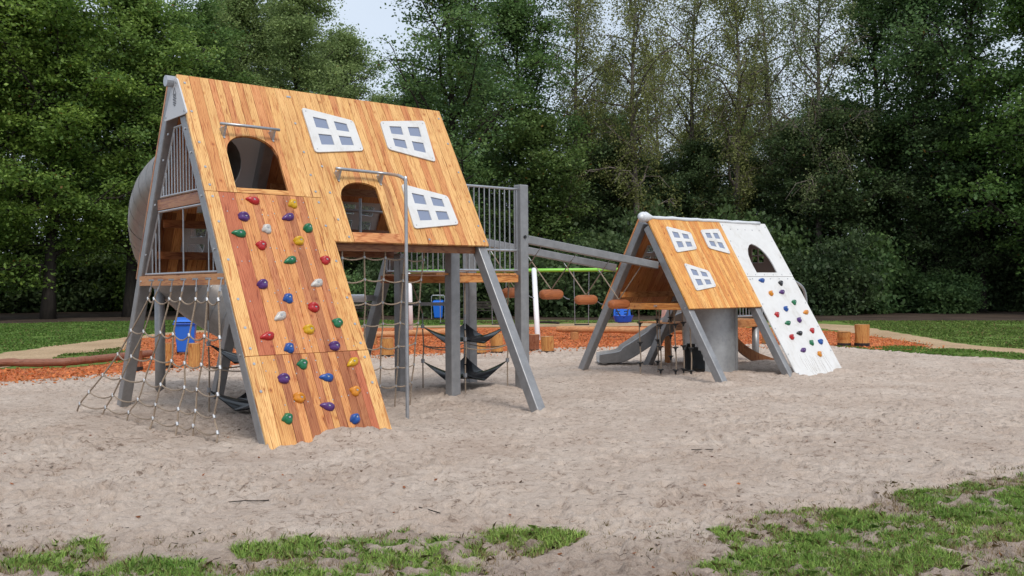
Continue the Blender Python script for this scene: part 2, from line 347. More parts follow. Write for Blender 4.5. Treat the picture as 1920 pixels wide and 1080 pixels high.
# ------------------------------------------------------------------ quad-soup meshes (leaves, grass)
def soup(name, V, n_per, tint, m, smooth=False):
    """V: (k*n_per,3) vertices, each consecutive n_per form one face; tint per face (k,3)"""
    k = len(V) // n_per
    me = bpy.data.meshes.new(name); me.vertices.add(len(V)); me.vertices.foreach_set('co', V.astype('f').ravel())
    me.loops.add(len(V)); me.loops.foreach_set('vertex_index', np.arange(len(V), dtype='i')); me.polygons.add(k)
    me.polygons.foreach_set('loop_start', (np.arange(k) * n_per).astype('i')); me.update()
    ca = me.color_attributes.new('tint', 'FLOAT_COLOR', 'POINT'); c = np.ones((len(V), 4), 'f'); c[:, :3] = np.repeat(tint, n_per, 0)
    ca.data.foreach_set('color', c.ravel()); me.materials.append(m); return me
def unit(a): return a / (np.linalg.norm(a, axis=1, keepdims=True) + 1e-9)
def leaves(c, size, rs, upb=.5, droop=0):
    n = len(c); nrm = unit(rs.normal(size=(n, 3)) + np.array([0, 0, upb])); t = unit(np.cross(nrm, rs.normal(size=(n, 3)))); b = np.cross(nrm, t)
    s = size * (.6 + .8 * rs.rand(n, 1)); q = np.stack([c - t * s * .5, c + b * s * .34, c + t * s * .5, c - b * s * .34], 1)
    return q.reshape(-1, 3)

# ------------------------------------------------------------------ trees
def make_tree(seed, H, base, R, nleaf, size, col, col2, kind='broad', trunk_r=.25, bark='bark'):
    rs = np.random.RandomState(seed); wood = MB()
    lean = rs.normal(size=2) * .02
    def tp(z): return Vector((lean[0] * z + .15 * math.sin(z * .35 + seed), lean[1] * z + .12 * math.cos(z * .3 + seed), z))
    zs = [i * H * .96 / 12 for i in range(13)]
    wood.tube([tp(z) - Vector((0, 0, .3 if z == 0 else 0)) for z in zs], [trunk_r * (1.35 if z == 0 else 1) * (1 - .93 * (z / H)) for z in zs], 7)
    cl = []; wt = []
    nl = {'broad': 34, 'open': 26, 'birch': 30}[kind]
    for i in range(nl):
        f = (i + .5) / nl; z0 = base * .8 + (H * .93 - base * .8) * f ** .9; az = i * 2.4 + rs.rand() * .7
        if kind == 'birch': ln = R * (.35 + .65 * math.sin(math.pi * min(1, .25 + f * .75))) * (.7 + .5 * rs.rand()); rise = .9 + .4 * rs.rand()
        else: ln = R * math.sin(math.pi * (.30 + .62 * f)) ** .75 * (.66 + .5 * rs.rand()); rise = (.15 if kind == 'broad' else .35) + .9 * f + .35 * rs.rand()
        p = tp(z0); dr = Vector((math.cos(az), math.sin(az), rise)).normalized(); pts = [p]
        seg = 5
        for k in range(seg):
            dr = (dr + Vector(rs.normal(size=3)) * .16 + Vector((0, 0, .05 if kind != 'birch' else -.06))).normalized(); p = p + dr * (ln / seg); pts.append(p)
        r0 = trunk_r * .42 * (1 - .7 * f); wood.tube(pts, [r0 * (1 - .8 * k / seg) for k in range(seg + 1)], 5, False)
        for k in range(1, seg + 1):
            for s_ in range(3):
                q = pts[k - 1].lerp(pts[k], rs.rand()); sd = (Vector(rs.normal(size=3)) * .9 + dr * .6); sd.z *= .45; sd.normalize()
                l2 = ln * (.18 + .22 * rs.rand()); e = q + sd * l2; md = q.lerp(e, .5) + Vector(rs.normal(size=3)) * .08
                if kind == 'birch': e.z -= l2 * .5
                wood.tube([q, md, e], [r0 * .4, r0 * .25, .012], 4, False)
                for t in (.45, .75, 1.0): cl.append(q.lerp(e, t)); wt.append(.5 + rs.rand())
    # inner/top filler clumps
    cl = np.array([tuple(c) for c in cl]); wt = np.array(wt) ** 1.6; wt[rs.rand(len(wt)) < (.30 if kind == 'broad' else .34)] *= .03
    wt /= wt.sum()
    ci = rs.choice(len(cl), nleaf, p=wt)
    sg = {'broad': (.50, .50, .20), 'open': (.46, .46, .19), 'birch': (.20, .20, .55)}[kind]
    c = cl[ci] + rs.normal(size=(nleaf, 3)) * np.array(sg) * (R / 5.5) ** .5
    if kind != 'birch': c[:, 2] -= .12 * ((c[:, 0] - cl[ci][:, 0]) ** 2 + (c[:, 1] - cl[ci][:, 1]) ** 2)   # layered sprays droop at the rim
    V = leaves(c, size, rs, 1.5 if kind != 'birch' else .1)
    ct = (rs.rand(len(cl)) ** 1.3)[ci][:, None] * .65 + rs.rand(nleaf, 1) * .35
    tint = np.array(col) * (1 - ct) + np.array(col2) * ct; tint *= (.78 + .44 * rs.rand(nleaf, 1))
    yl = rs.rand(nleaf) < .004; tint[yl] = (.16, .085, .02)
    return soup('crown', V, 4, tint, M['leaf']), wood
def bush_mesh(seed, H, R, nleaf, size, col, col2):
    rs = np.random.RandomState(seed); wood = MB(); cl = []
    for i in range(16):
        az = rs.rand() * 6.28; rr = rs.rand() ** .5 * R; b = Vector((math.cos(az) * rr * .5, math.sin(az) * rr * .5, -.2)); e = Vector((math.cos(az) * rr, math.sin(az) * rr, H * (.55 + .45 * rs.rand()) * (1 - .35 * (rr / R) ** 2)))
        pts = [b, b.lerp(e, .5) + Vector(rs.normal(size=3)) * .15, e]; wood.tube(pts, [.05, .03, .012], 4, False)
        for t in np.linspace(.12, 1, 10): cl.append(tuple(b.lerp(e, t) + Vector(rs.normal(size=3)) * .28))
    cl = np.array(cl); ci = rs.randint(len(cl), size=nleaf); c = cl[ci] + rs.normal(size=(nleaf, 3)) * np.array([.42, .42, .22]); c[:, 2] = np.abs(c[:, 2])
    ct = rs.rand(len(cl))[ci][:, None] * .6 + rs.rand(nleaf, 1) * .4; tint = np.array(col) * (1 - ct) + np.array(col2) * ct
    return soup('foliage', leaves(c, size, rs, .8), 4, tint * (.75 + .5 * rs.rand(nleaf, 1)), M['leaf']), wood

G1 = ((.080, .155, .042), (.245, .345, .075)); G2 = ((.075, .145, .055), (.175, .265, .080)); G3 = ((.13, .165, .07), (.23, .265, .11)); G4 = ((.055, .095, .040), (.135, .185, .065))
KIND = {}
def reg(k, crown, wood, bark, wn='trunk'):
    me = bpy.data.meshes.new(wn); me.from_pydata(wood.v, [], wood.f); me.materials.append(M[bark]); me.polygons.foreach_set('use_smooth', [True] * len(me.polygons)); KIND[k] = (crown, me)
reg('b1', *make_tree(1, 22, 3.6, 6.2, 74000, .21, *G1, 'broad', .42), 'bark')
reg('b2', *make_tree(2, 21, 3.2, 5.8, 68000, .21, *G1, 'broad', .38), 'bark')
reg('b3', *make_tree(3, 23, 3.0, 6.2, 62000, .21, *G2, 'broad', .40), 'bark')
reg('b4', *make_tree(13, 23, 3.0, 6.4, 29000, .21, *G2, 'open', .36), 'bark')
reg('o1', *make_tree(4, 23, 4.5, 6.5, 43000, .19, *G2, 'open', .34), 'bark')
reg('w1', *make_tree(5, 22, 4.0, 5.0, 60000, .16, *G3, 'open', .28), 'bark')
reg('s1', *make_tree(6, 22, 6.5, 4.0, 24000, .12, *G3, 'birch', .25), 'birch')
reg('s2', *make_tree(7, 23, 6.5, 3.8, 16000, .12, *G3, 'birch', .23), 'birch')
reg('m1', *make_tree(8, 13, 1.8, 3.8, 32000, .19, *G4, 'broad', .2), 'bark')
reg('u1', *bush_mesh(9, 4.6, 2.8, 11000, .24, *G4), 'bark', 'stems')
reg('u2', *bush_mesh(10, 3.4, 2.6, 9000, .24, *G2), 'bark', 'stems')
NAMES = dict(b='broadleaf_tree', o='broadleaf_tree', w='willow_tree', s='birch_tree', m='young_tree', u='bush')
def tree(k, px, d, scale=1, col=(1, 1, 1), label=None, group=None, sz=None):
    x = (px - 960) / 1768.7 * d
    cat = 'bush' if k[0] == 'u' else 'tree'
    r = thing(NAMES[k[0]], label, cat, (x, d, -.1), (px * 1.7 + d * 2.3) % 6.28, group); r.scale = (scale, scale, sz or scale)
    cr_, wd = KIND[k]
    o = bpy.data.objects.new('crown' if k[0] != 'u' else 'foliage', cr_); C.objects.link(o); o.parent = r; o.color = (*col, 1)
    o = bpy.data.objects.new('trunk' if k[0] != 'u' else 'stems', wd); C.objects.link(o); o.parent = r
    return r
PLACES = [(-40, 'beyond the left edge of the view'), (10, 'at the left edge of the view'), (80, 'above the left end of the border log'), (160, 'above the worn grass patch'), (235, 'just left of the tube slide'), (300, 'behind the gable plate'), (370, 'behind the upper left door'), (440, 'behind the short grab bar'), (520, 'right of the short grab bar'), (590, 'behind the first white window'), (660, 'behind the top of the steel pole'), (730, 'behind the second white window'), (800, 'behind the right end of the large roof'), (870, 'behind the small blue bin'), (930, 'behind the bar railing'), (1000, 'behind the white swing post'), (1070, 'behind the second log step'), (1140, 'behind the last log step'), (1210, 'behind the wrapped ridge end'), (1256, 'behind the left small roof window'), (1328, 'behind the right small roof window'), (1385, 'behind the drum'), (1430, 'behind the pointed arch'), (1500, 'just right of the white panel'), (1580, 'behind the shorter right stump'), (1650, 'behind the taller right stump'), (1720, 'behind the start of the right lawn'), (1790, 'over the middle of the right lawn'), (1860, 'over the far right lawn'), (1930, 'at the right edge of the view'), (1976, 'beyond the right edge of the view'), (2048, 'farthest beyond the right edge')]
def place(px): return min(PLACES, key=lambda q: abs(q[0] - px))[1]
W = (1.12, 1.12, 1.12); Y = (1.12, 1.12, .95); DK = (.88, .92, .95); BR = (1.25, 1.15, .9); GY = (1.35, 1.5, 1.3)
for t in [
 ('b1', -70, 55, 1.0, Y, 'yellow green broadleaf tree cut by the left edge of the photo'),
 ('b2', 95, 57, 1.05, Y, 'tall yellow green tree left of the large house, lit foliage down to the trunk'),
 ('b1', 245, 60, .98, W, 'mid green tree whose foliage hangs low right behind the steel tube slide'),
 ('b3', 370, 66, .95, (1.1, 1.1, .9), 'tall green tree above the grey ridge plate of the large house'),
 ('w1', 455, 74, 1.22, GY, 'grey green fine leaved tree above the door with the short grab bar'),
 ('w1', 560, 72, 1.18, GY, 'rounded grey green tree rising behind the middle of the large roof'),
 ('w1', 655, 80, 1.10, GY, 'pale thin topped tree left of the open patch of sky'),
 ('o1', 845, 58, 1.02, W, 'dark green tree with forking limbs right of the open patch of sky'),
 ('o1', 975, 63, .95, (.95, 1.0, .9), 'green tree behind the tall railing post of the walkway'),
 ('m1', 1010, 60, 1.0, (1.3, 1.35, 1.0), 'low bright green tree just right of the railing post'),
 ('s1', 1085, 66, 1.12, BR, 'thin birch with a bare forked top above the swinging logs'),
 ('s1', 1190, 62, 1.1, BR, 'brownish birch above the ridge of the small house'),
 ('s2', 1290, 68, 1.2, BR, 'sparse birch above the small windows of the small house'),
 ('s1', 1385, 64, 1.12, BR, 'sparse brown tinged birch above the joint of wood and white panel'),
 ('s2', 1455, 70, 1.2, W, 'nearly bare birch against pale sky right of the small house'),
 ('s2', 1530, 60, 1.08, W, 'birch with a pale visible trunk and bare forking crown'),
 ('b4', 1640, 64, 1.0, DK, 'dark dense tree first to the right of the pale trunked birch'),
 ('o1', 1730, 60, 1.0, DK, 'dark tree with open gaps of sky on the right'),
 ('b4', 1835, 58, 1.02, DK, 'large dark broadleaf tree over the right lawn'),
 ('b2', 1975, 52, 1.0, (.68, .78, .8), 'green tree reaching in at the right edge of the photo')]:
    tree(*t)
for i, (k, px, d, s, c) in enumerate([('b2', 30, 74, 1, W), ('b3', 165, 78, 1, DK), ('b3', 300, 82, 1, W), ('w1', 410, 88, 1.3, W), ('w1', 515, 92, 1.35, GY), ('w1', 600, 95, 1.22, GY), ('w1', 725, 94, .98, GY), ('b3', 780, 84, .9, DK), ('o1', 905, 84, 1.0, DK),
    ('b4', 1790, 84, .8, DK), ('w1', 1090, 82, .78, DK), ('o1', 1160, 80, .72, DK), ('w1', 1300, 88, .78, BR), ('o1', 1385, 80, .68, DK), ('w1', 1480, 84, .78, DK), ('o1', 1545, 78, .75, DK), ('b4', 1660, 80, .7, DK), ('s1', 1130, 84, 1.05, W), ('s1', 1235, 90, 1.15, BR), ('s2', 1350, 90, 1, W), ('s1', 1415, 90, 1.1, BR), ('b3', -190, 66, 1, W), ('b3', 2080, 62, 1, DK)]):
    tree(k, px, d, s, c, 'tall ' + dict(b='dense', o='open crowned', w='fine leaved', s='thin birch')[k[0]] + ' second row tree, ' + place(px), 'second row trees of the wood')
for px, d, s in [(1070, 66, .85), (1150, 64, .9), (1235, 68, .85), (1320, 65, .92), (1405, 67, .85), (1490, 63, .95), (1570, 60, 1.0), (1670, 62, .95), (1760, 58, .9), (1850, 61, .95), (1935, 57, .95), (905, 68, .9), (790, 72, .9), (690, 76, .9), (2010, 60, .9)]:
    tree('m1', px, d, s, DK if px > 1100 else W, 'low dark tree of the wood edge, ' + place(px), 'low trees along the wood edge')
rb = random.Random(77)
for i in range(19):
    px = 640 + i * 76 + rb.uniform(-18, 18); d = 54 + rb.random() * 6; sc__ = rb.uniform(.65, 1.25)
    tree('u1' if rb.random() < .6 else 'u2', px, d, sc__, rb.choice([DK, DK, (.9, 1.0, .9), (.6, .66, .7)]), 'leafy bush at the foot of the wood, ' + place(640 + i * 76), 'bushes at the foot of the wood', sc__ * rb.uniform(.8, 1.35))
for i in range(30):
    px = -40 + i * 72; d = 74 + (i * 53 % 13)
    tree('u1', px, d, 1.35, DK if i % 4 else (1.5, 1.6, .9), 'bush deep in the shade of the wood, ' + place(px), 'bushes deep in the wood')

# ------------------------------------------------------------------ grass (nobody could count it)
def blades(name, polys, dens, hgt, wid, cols, z, seed, thr=.5, nsc=3.0, fringe=0, brown=.1):
    rs = np.random.RandomState(seed); PX = []; PY = []
    for P in polys:
        P_ = np.array(P); x0, y0 = P_.min(0); x1, y1 = P_.max(0); n = int((x1 - x0) * (y1 - y0) * dens)
        x = x0 + (x1 - x0) * rs.rand(n); y = y0 + (y1 - y0) * rs.rand(n); k = inpoly(x, y, P); PX.append(x[k]); PY.append(y[k])
    x = np.concatenate(PX); y = np.concatenate(PY)
    mask = vnoise(x * nsc + 9, y * nsc * 1.3, 5) * .6 + vnoise(x * nsc * 3.1, y * nsc * 3.7, 6) * .4
    k = mask > thr + .03 + rs.normal(size=len(x)) * .07; x = x[k]; y = y[k]; dn = np.clip((mask[k] - thr) * 4, .25, 1); n = len(x)
    h = hgt * (.4 + .8 * rs.rand(n)) * (.5 + .5 * dn); an = rs.rand(n) * 6.28; ln = np.clip(rs.normal(size=(n, 2)) * .6, -1.1, 1.1)
    sd = np.stack([np.cos(an), np.sin(an), 0 * an], 1) * wid * .5 * (.6 + .8 * rs.rand(n, 1))
    zz = z(x, y) if callable(z) else np.full(n, z)
    b = np.stack([x, y, zz - .004], 1); mid = b + np.stack([ln[:, 0] * h * .35, ln[:, 1] * h * .35, h * .62], 1); tip = b + np.stack([ln[:, 0] * h, ln[:, 1] * h, h * .95 - .22 * h * np.minimum((ln ** 2).sum(1), 3)], 1)
    V = np.stack([b - sd, b + sd, mid + sd * .7, tip, mid - sd * .7], 1).reshape(-1, 3)
    t = rs.rand(n, 1) * .6 + .4 * vnoise(x * 2, y * 2, 7)[:, None]; tint = np.array(cols[0]) * (1 - t) + np.array(cols[1]) * t; tint *= .6 + .85 * rs.rand(n, 1) ** 1.4
    br = rs.rand(n) < brown; tint[br] = np.array((.22, .16, .07)) * (.6 + .6 * rs.rand(br.sum(), 1))
    me = soup(name, V, 5, tint, M['grass']); o = bpy.data.objects.new(name, me); C.objects.link(o); return o
GC = ((.14, .30, .055), (.42, .56, .14))
zs_ = lambda x, y: np.clip(sand_height(x, y), -.05, .3)
tag(blades('grass', [GR_A], 15000, .07, .004, GC, zs_, 21, .425, 2.6, brown=.14), 'patchy bright green grass at the bottom right corner', 'grass', kind='stuff')
tag(blades('grass', [GR_B], 15000, .075, .0042, GC, zs_, 22, .41, 2.8, brown=.14), 'ragged strip of green grass in the sand at bottom centre', 'grass', kind='stuff')
tag(blades('grass', [GR_C], 13000, .08, .0042, GC, zs_, 23, .455, 3.2, brown=.14), 'scattered tufts of green grass at the bottom left', 'grass', kind='stuff')
tag(blades('grass', [[(-3.4, 5.2), (1.4, 5.2), (4.8, 7.2), (5, 8.6), (2.3, 7.2), (.8, 6.4), (-3.4, 6.35)]], 1500, .045, .004, ((.10, .10, .03), (.22, .2, .08)), zs_, 24, .60, 5, brown=.4), 'thin yellowing blades scattered along the edge of the sand', 'grass', kind='stuff')
LAWNR2 = [(7.6, 25.6), (8.42, 25.0), (9.2, 24.4), (10.3, 25.0), (11.1, 23.7), (11.85, 22.0), (11.9, 20.1), (14, 16.3), (13.4, 16.1), (10.8, 19.5), (9.6, 21.2), (8.95, 22.9), (8.3, 24.4)]
tag(blades('lawn_grass', [[(15, 43.5), (14.1, 38.5), (13.4, 32), (12.6, 26.5), (13.3, 22.8), (16, 19), (27, 22), (27, 41)]], 210, .075, .05, ((.10, .175, .035), (.17, .22, .055)), -.08, 25, .28, .7, brown=.05), 'mown green lawn on the right beyond the path', 'lawn', kind='stuff')
tag(blades('lawn_grass', [LAWNR2], 900, .07, .02, ((.10, .21, .035), (.18, .28, .06)), -.045, 26, .40, 1.5), 'narrow green strip between sand and path on the right', 'lawn', kind='stuff')
tag(blades('lawn_grass', [[(-13.9, 25.5), (-13.7, 29.3), (-13.8, 36.5), (-11, 42.5), (-2, 43), (-3, 48), (-18, 52), (-27, 47.5), (-25, 28)]], 190, .075, .05, ((.085, .17, .03), (.14, .215, .05)), -.08, 27, .28, .7, brown=.05), 'mown green lawn on the left behind the path', 'lawn', kind='stuff')
tag(blades('lawn_grass', [[(-11.5, 23.6), (-11.8, 25.6), (-11.3, 27.2), (-9.6, 23.4), (-9.2, 22.3), (-10.4, 21.4)]], 500, .07, .03, ((.09, .17, .03), (.15, .20, .05)), -.07, 28, .38, 1.2), 'small worn patch of grass behind the long log', 'grass', kind='stuff')
tag(blades('lawn_grass', [[(-2, 43), (6, 44), (13, 42.5), (15, 43.5), (6, 47), (-3, 48.5)]], 120, .06, .05, ((.07, .10, .025), (.11, .12, .045)), -.08, 29, .42, .8, brown=.3), 'thin worn lawn beyond the bark chips', 'lawn', kind='stuff')

tag(blades('dry_grass', [GR_A, GR_B, GR_C], 3000, .05, .0035, ((.30, .22, .12), (.42, .33, .2)), zs_, 33, .30, 3, brown=.3), 'straw coloured dead grass lying among the green tufts', 'grass', kind='stuff')
def loose_chips():
    rs = np.random.RandomState(52); n = 60000; x = -16 + 28 * rs.rand(n); y = 15 + 22 * rs.rand(n) ** 1.5; k = inpoly(x, y, CHIPS); e = np.zeros(n, bool)
    for dx, dy in ((0, .35), (0, .7), (.4, .2), (-.4, .2)): e |= inpoly(x + dx, y + dy, CHIPS)
    k |= e & (rs.rand(n) < .35); x = x[k]; y = y[k]; z = np.where(inpoly(x, y, SAND), np.clip(sand_height(x, y), -.05, .3) + .01, -.045)
    V = leaves(np.stack([x, y, z], 1), .062, rs, 1.4); c = np.array([[.60, .19, .06]]) * (.45 + .9 * rs.rand(len(x), 1)) + np.array([[0, .05, .03]]) * rs.rand(len(x), 1)
    o = bpy.data.objects.new('bark_chips', soup('bark_chips', V, 4, c, M['grass'])); C.objects.link(o); tag(o, 'loose orange bark chips strewn on the play surface behind the sand', 'bark chips', kind='stuff')
loose_chips()
# fallen leaves and twigs on the sand
def litter():
    rs = np.random.RandomState(31); n = 420; d = 4.9 + 6 * rs.rand(n) ** 1.8; x = d * (rs.rand(n) * 1.2 - .6); c = np.stack([x, d, zs_(x, d) + .008], 1)
    V = leaves(c, .035, rs, 3.5); tint = np.where(rs.rand(n, 1) < .5, np.array([[.30, .10, .03]]), np.array([[.09, .055, .035]])) * (.6 + .7 * rs.rand(n, 1))
    o = bpy.data.objects.new('leaf_litter', soup('leaf_litter', V, 4, tint, M['grass'])); C.objects.link(o); tag(o, 'small fallen leaves scattered over the near sand', 'leaves', kind='stuff')
    mb = MB()
    for i in range(260):
        d = 5 + 8 * rs.rand() ** 1.6; x = d * (rs.rand() * 1.2 - .6); a_ = rs.rand() * 3.14; l = .02 + .05 * rs.rand(); z = float(zs_(np.array([x]), np.array([d]))[0]) + .006
        mb.tube([(x, d, z), (x + math.cos(a_) * l, d + math.sin(a_) * l, z + .004)], .002, 3)
    tag(mb.obj('twig_litter', M['bark']), 'tiny dark twig pieces strewn on the near sand', 'twigs', kind='stuff')
litter()
for lab, P in [('thin dark twig lying on bare sand left of bottom centre', [(-.68, 6.77), (-.6, 6.72), (-.52, 6.66)]), ('straight dark twig on the sand right of centre', [(1.70, 9.0), (1.82, 9.02), (1.92, 9.05)]), ('dark stick between the swings beyond the bark chips', [(1.05, 42.0), (1.6, 41.6), (2.0, 40.6)]), ('curved dark twig with a leaf on the sand at lower left', [(-2.12, 7.02), (-2.02, 7.08), (-1.9, 7.03), (-1.83, 7.06)])]:
    far = P[0][1] > 30; t = MB().tube([(x, y, (.0 if not far else .02) + (0 if far else float(zs_(np.array([x]), np.array([y]))[0])) + .022) for x, y in P], .0042 if not far else .05, 5).obj('twig', M['bark']); tag(t, lab, 'twig')

# ------------------------------------------------------------------ the two play houses
HX1, HY1, YAW1 = -4.011, 11.329, .7006
HX2, HY2, YAW2 = 2.401, 16.73, .669
def roofmap(H, D, side=1):
    S = math.hypot(H, D)
    def mp(u, s, o): return (u, -side * (D * s / S + o * H / S), H - H * s / S + o * D / S)
    return mp
def roofmap2(H, vt, vb, top=0.0):
    S = math.hypot(H, vb - vt); k = (vb - vt) / S; q = H / S
    def mp(u, s, o): return (u, vt + k * s + q * o, H - top - q * s + k * o)
    return mp
YEL = [(.67, .395, .145), (.71, .44, .175), (.64, .36, .125), (.69, .415, .16), (.62, .335, .115)]
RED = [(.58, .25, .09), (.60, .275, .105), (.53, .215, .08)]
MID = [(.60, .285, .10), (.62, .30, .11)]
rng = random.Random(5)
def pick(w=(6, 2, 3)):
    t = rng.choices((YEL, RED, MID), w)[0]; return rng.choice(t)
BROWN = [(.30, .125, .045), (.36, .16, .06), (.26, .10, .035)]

def arch(u0, u1, stop, spring, sbot, n=14, skew=0):
    """gap function: for u inside returns (top, bottom) of the opening"""
    c = (u0 + u1) / 2; r = (u1 - u0) / 2
    return lambda u: (spring - (spring - stop) * math.sqrt(max(0, 1 - ((u - c) / r) ** 2)) ** .9, sbot)
def planks(parent, mp, bounds, s0, s1, gaps=(), cols=None, th=.032, name='plank', w=(6, 2, 3), gap=.0035, sfun=None, material='plank'):
    for i in range(len(bounds) - 1):
        a, b = bounds[i] + gap / 2, bounds[i + 1] - gap / 2; c = (cols[i] if cols and cols[i] else pick(w)); off = rng.uniform(-.0015, .0015)
        cut = None
        for (g0, g1, fn) in gaps:
            if bounds[i] >= g0 - .001 and bounds[i + 1] <= g1 + .001: cut = fn
        e0 = s0; e1 = s1
        if cut is None: pieces = [[(a, e0), (b, e0), (b, e1), (a, e1)]]
        else:
            us = [b + (a - b) * k / 6 for k in range(7)]
            pieces = []
            top = [(a, e0), (b, e0)] + [(u, cut(u)[0]) for u in us]
            if min(cut(u)[0] for u in us) > e0 + .01: pieces.append(top)
            if cut(a)[1] < e1 - .01: pieces.append([(a, cut(a)[1]), (b, cut(a)[1]), (b, e1), (a, e1)])
        for P in pieces:
            mb = MB().prism([P], mp, -th + off, off); mb.obj(name, M[material], parent, c, fixn=True)
def roundpoly(P, r, k=4):
    o = []; n = len(P)
    for i in range(n):
        p = Vector(P[i]); a = (Vector(P[i - 1]) - p).normalized(); b = (Vector(P[(i + 1) % n]) - p).normalized()
        for j in range(k + 1):
            t = j / k; o.append(tuple(p + a * r * (1 - t) ** 2 + b * r * t ** 2))
    return o
def window(parent, mp, P, o0=.002, th=.02, pane='pane', label=None):
    """four-light crooked window: P corners tl,tr,br,bl in roof coordinates"""
    tl, tr, br, bl = [Vector(p) for p in P]
    B = lambda x, y: tuple((tl * (1 - x) + tr * x) * (1 - y) + (bl * (1 - x) + br * x) * y)
    out_ = roundpoly([B(0, 0), B(1, 0), B(1, 1), B(0, 1)], .05)
    hs = []
    for (x0, x1) in ((.17, .43), (.575, .83)):
        for (y0, y1) in ((.17, .42), (.575, .83)): hs.append([B(x0, y0), B(x1, y0), B(x1, y1), B(x0, y1)])
    f = MB().prism([out_] + hs, mp, o0, o0 + th).obj('window_frame', M['hpl'], parent, fixn=True, label=label)
    for h in hs: MB().prism([h], mp, o0 + .001 if pane == 'pane' else o0 + .004, o0 + .006 if pane == 'pane' else o0 + .008).obj('pane', M[pane], f, fixn=True)
    mb = MB()
    for x, y in ((.06, .07), (.94, .07), (.94, .93), (.06, .93)):
        p = B(x, y); mb.tube([mp(*p, o0 + th), mp(*p, o0 + th + .004)], .008, 6)
    mb.obj('screws', M['steel'], f, kind='stuff')
    return f
def discs(parent, mp, pts, r, name='bolt_heads', h=.006, mt='steel'):
    mb = MB()
    for (u, s) in pts: mb.tube([mp(u, s, 0), mp(u, s, h)], r, 8)
    return mb.obj(name, M[mt], parent, kind='stuff')

# climbing holds: three lumpy shapes
def hold_mesh(seed, sx, sy, sz):
    import bmesh
    rs = np.random.RandomState(seed); bm = bmesh.new(); bmesh.ops.create_icosphere(bm, subdivisions=3, radius=1)
    for v in bm.verts:
        p = np.array(v.co); n = 1 + .14 * math.sin(3 * p[0] + seed) + .1 * math.cos(4 * p[1] - seed) + .05 * math.sin(7 * p[0] * p[1] + seed)
        p = p * n; z = max(p[2], -.1)
        pk = math.exp(-((p[0] - .15) ** 2 + (p[1] + .05) ** 2) / .10); z -= .42 * pk * (p[2] > 0)
        lip = math.exp(-((p[1] - .45) ** 2) / .08) * .25 * (p[2] > 0)
        v.co = (p[0] * sx * (1 - .22 * p[1]), p[1] * sy, (z + lip) * sz)
    me = bpy.data.meshes.new('climbing_hold'); bm.to_mesh(me); bm.free(); me.materials.append(M['hold']); me.polygons.foreach_set('use_smooth', [True] * len(me.polygons)); return me
HM = [hold_mesh(i, *s) for i, s in enumerate([(.068, .045, .042), (.062, .050, .038), (.072, .043, .045)])]
_bm = MB().tube([(0, 0, 0), (0, 0, .012)], .011, 8); bolt_me = bpy.data.meshes.new('bolt'); bolt_me.from_pydata(_bm.v, [], _bm.f); bolt_me.materials.append(M['steel'])
HC = dict(r=((.42, .018, .02), 'red climbing hold'), y=((.62, .36, .015), 'yellow climbing hold'), p=((.085, .03, .16), 'purple climbing hold'), w=((.55, .53, .50), 'white climbing hold'), g=((.012, .15, .065), 'green climbing hold'), b=((.015, .08, .32), 'blue climbing hold'), o=((.62, .23, .02), 'orange climbing hold'), k=((.02, .02, .022), 'black climbing hold'))
def holds(parent, mp, data, scale=1.15):
    for i, (c, u, s) in enumerate(data):
        o = bpy.data.objects.new('climbing_hold', HM[i % 3]); C.objects.link(o); o.parent = parent; o.color = (*HC[c][0], 1); o['label'] = HC[c][1]
        p = Vector(mp(u, s, 0)); nx = (Vector(mp(u, s, 1)) - p).normalized(); ux = Vector((1, 0, 0)); vy = nx.cross(ux)
        R3 = Matrix((ux, vy, nx)).transposed(); an = rng.uniform(-.5, .5); R3 = R3 @ Matrix.Rotation(an, 3, 'Z')
        o.matrix_local = Matrix.Translation(p) @ R3.to_4x4() @ Matrix.Scale(scale, 4)
        b = bpy.data.objects.new('bolt', bolt_me); C.objects.link(b); b.parent = o; b.location = (.012, 0, .026)

def leg(parent, mp, u, s0, s1, w=.145, t=.145, off=.035):
    a, b = Vector(mp(u, s0, -off - t / 2)), Vector(mp(u, s1, -off - t / 2)); n = Vector(mp(u, 1, 1)) - Vector(mp(u, 1, 0))
    return MB().beam(a, b, w, t, n).obj('leg', M['galv'], parent, bevel=.012)

# ---------------- large house
H1, D1, L1 = 4.188, 2.379, 3.875; S1 = math.hypot(H1, D1)
h1 = thing('play_house', 'large A-frame play house of varnished orange planks with a plank climbing wall', 'play house', (HX1, HY1, 0), YAW1)
F = roofmap(H1, D1, 1); Bk = roofmap2(H1, .29, 2.37)
door1 = arch(.39, 1.05, .83, 1.14, 1.612); door2 = arch(1.76, 2.455, 1.405, 1.70, 2.175)
bt = [0, .145, .28, .39, .47, .56, .645, .74, .83, .93, 1.05, 1.13, 1.265, 1.37, 1.475]
colt = [YEL[1], MID[0], YEL[1], RED[1], YEL[3], RED[1], YEL[1], MID[0], YEL[3], RED[1], MID[1], YEL[0], YEL[1], YEL[3]]
planks(h1, F, bt[:4], 0, 1.682, cols=colt[:3]); planks(h1, F, bt[3:11], 0, 1.682, [(.39, 1.05, lambda u: (door1(u)[0], 1.685))], colt[3:10]); planks(h1, F, bt[10:], 0, 1.682, cols=colt[10:])
planks(h1, F, [.392, 1.09], 1.614, 1.681, cols=[YEL[4]], name='sill_board', material='timber_x', th=.03)
br = [1.475, 1.56, 1.66, 1.76, 1.86, 1.945, 2.05, 2.145, 2.24, 2.335, 2.455, 2.53, 2.60, 2.69, 2.77, 2.88, 2.99, 3.09, 3.19, 3.30, 3.40, 3.52, 3.64, 3.757, 3.875]
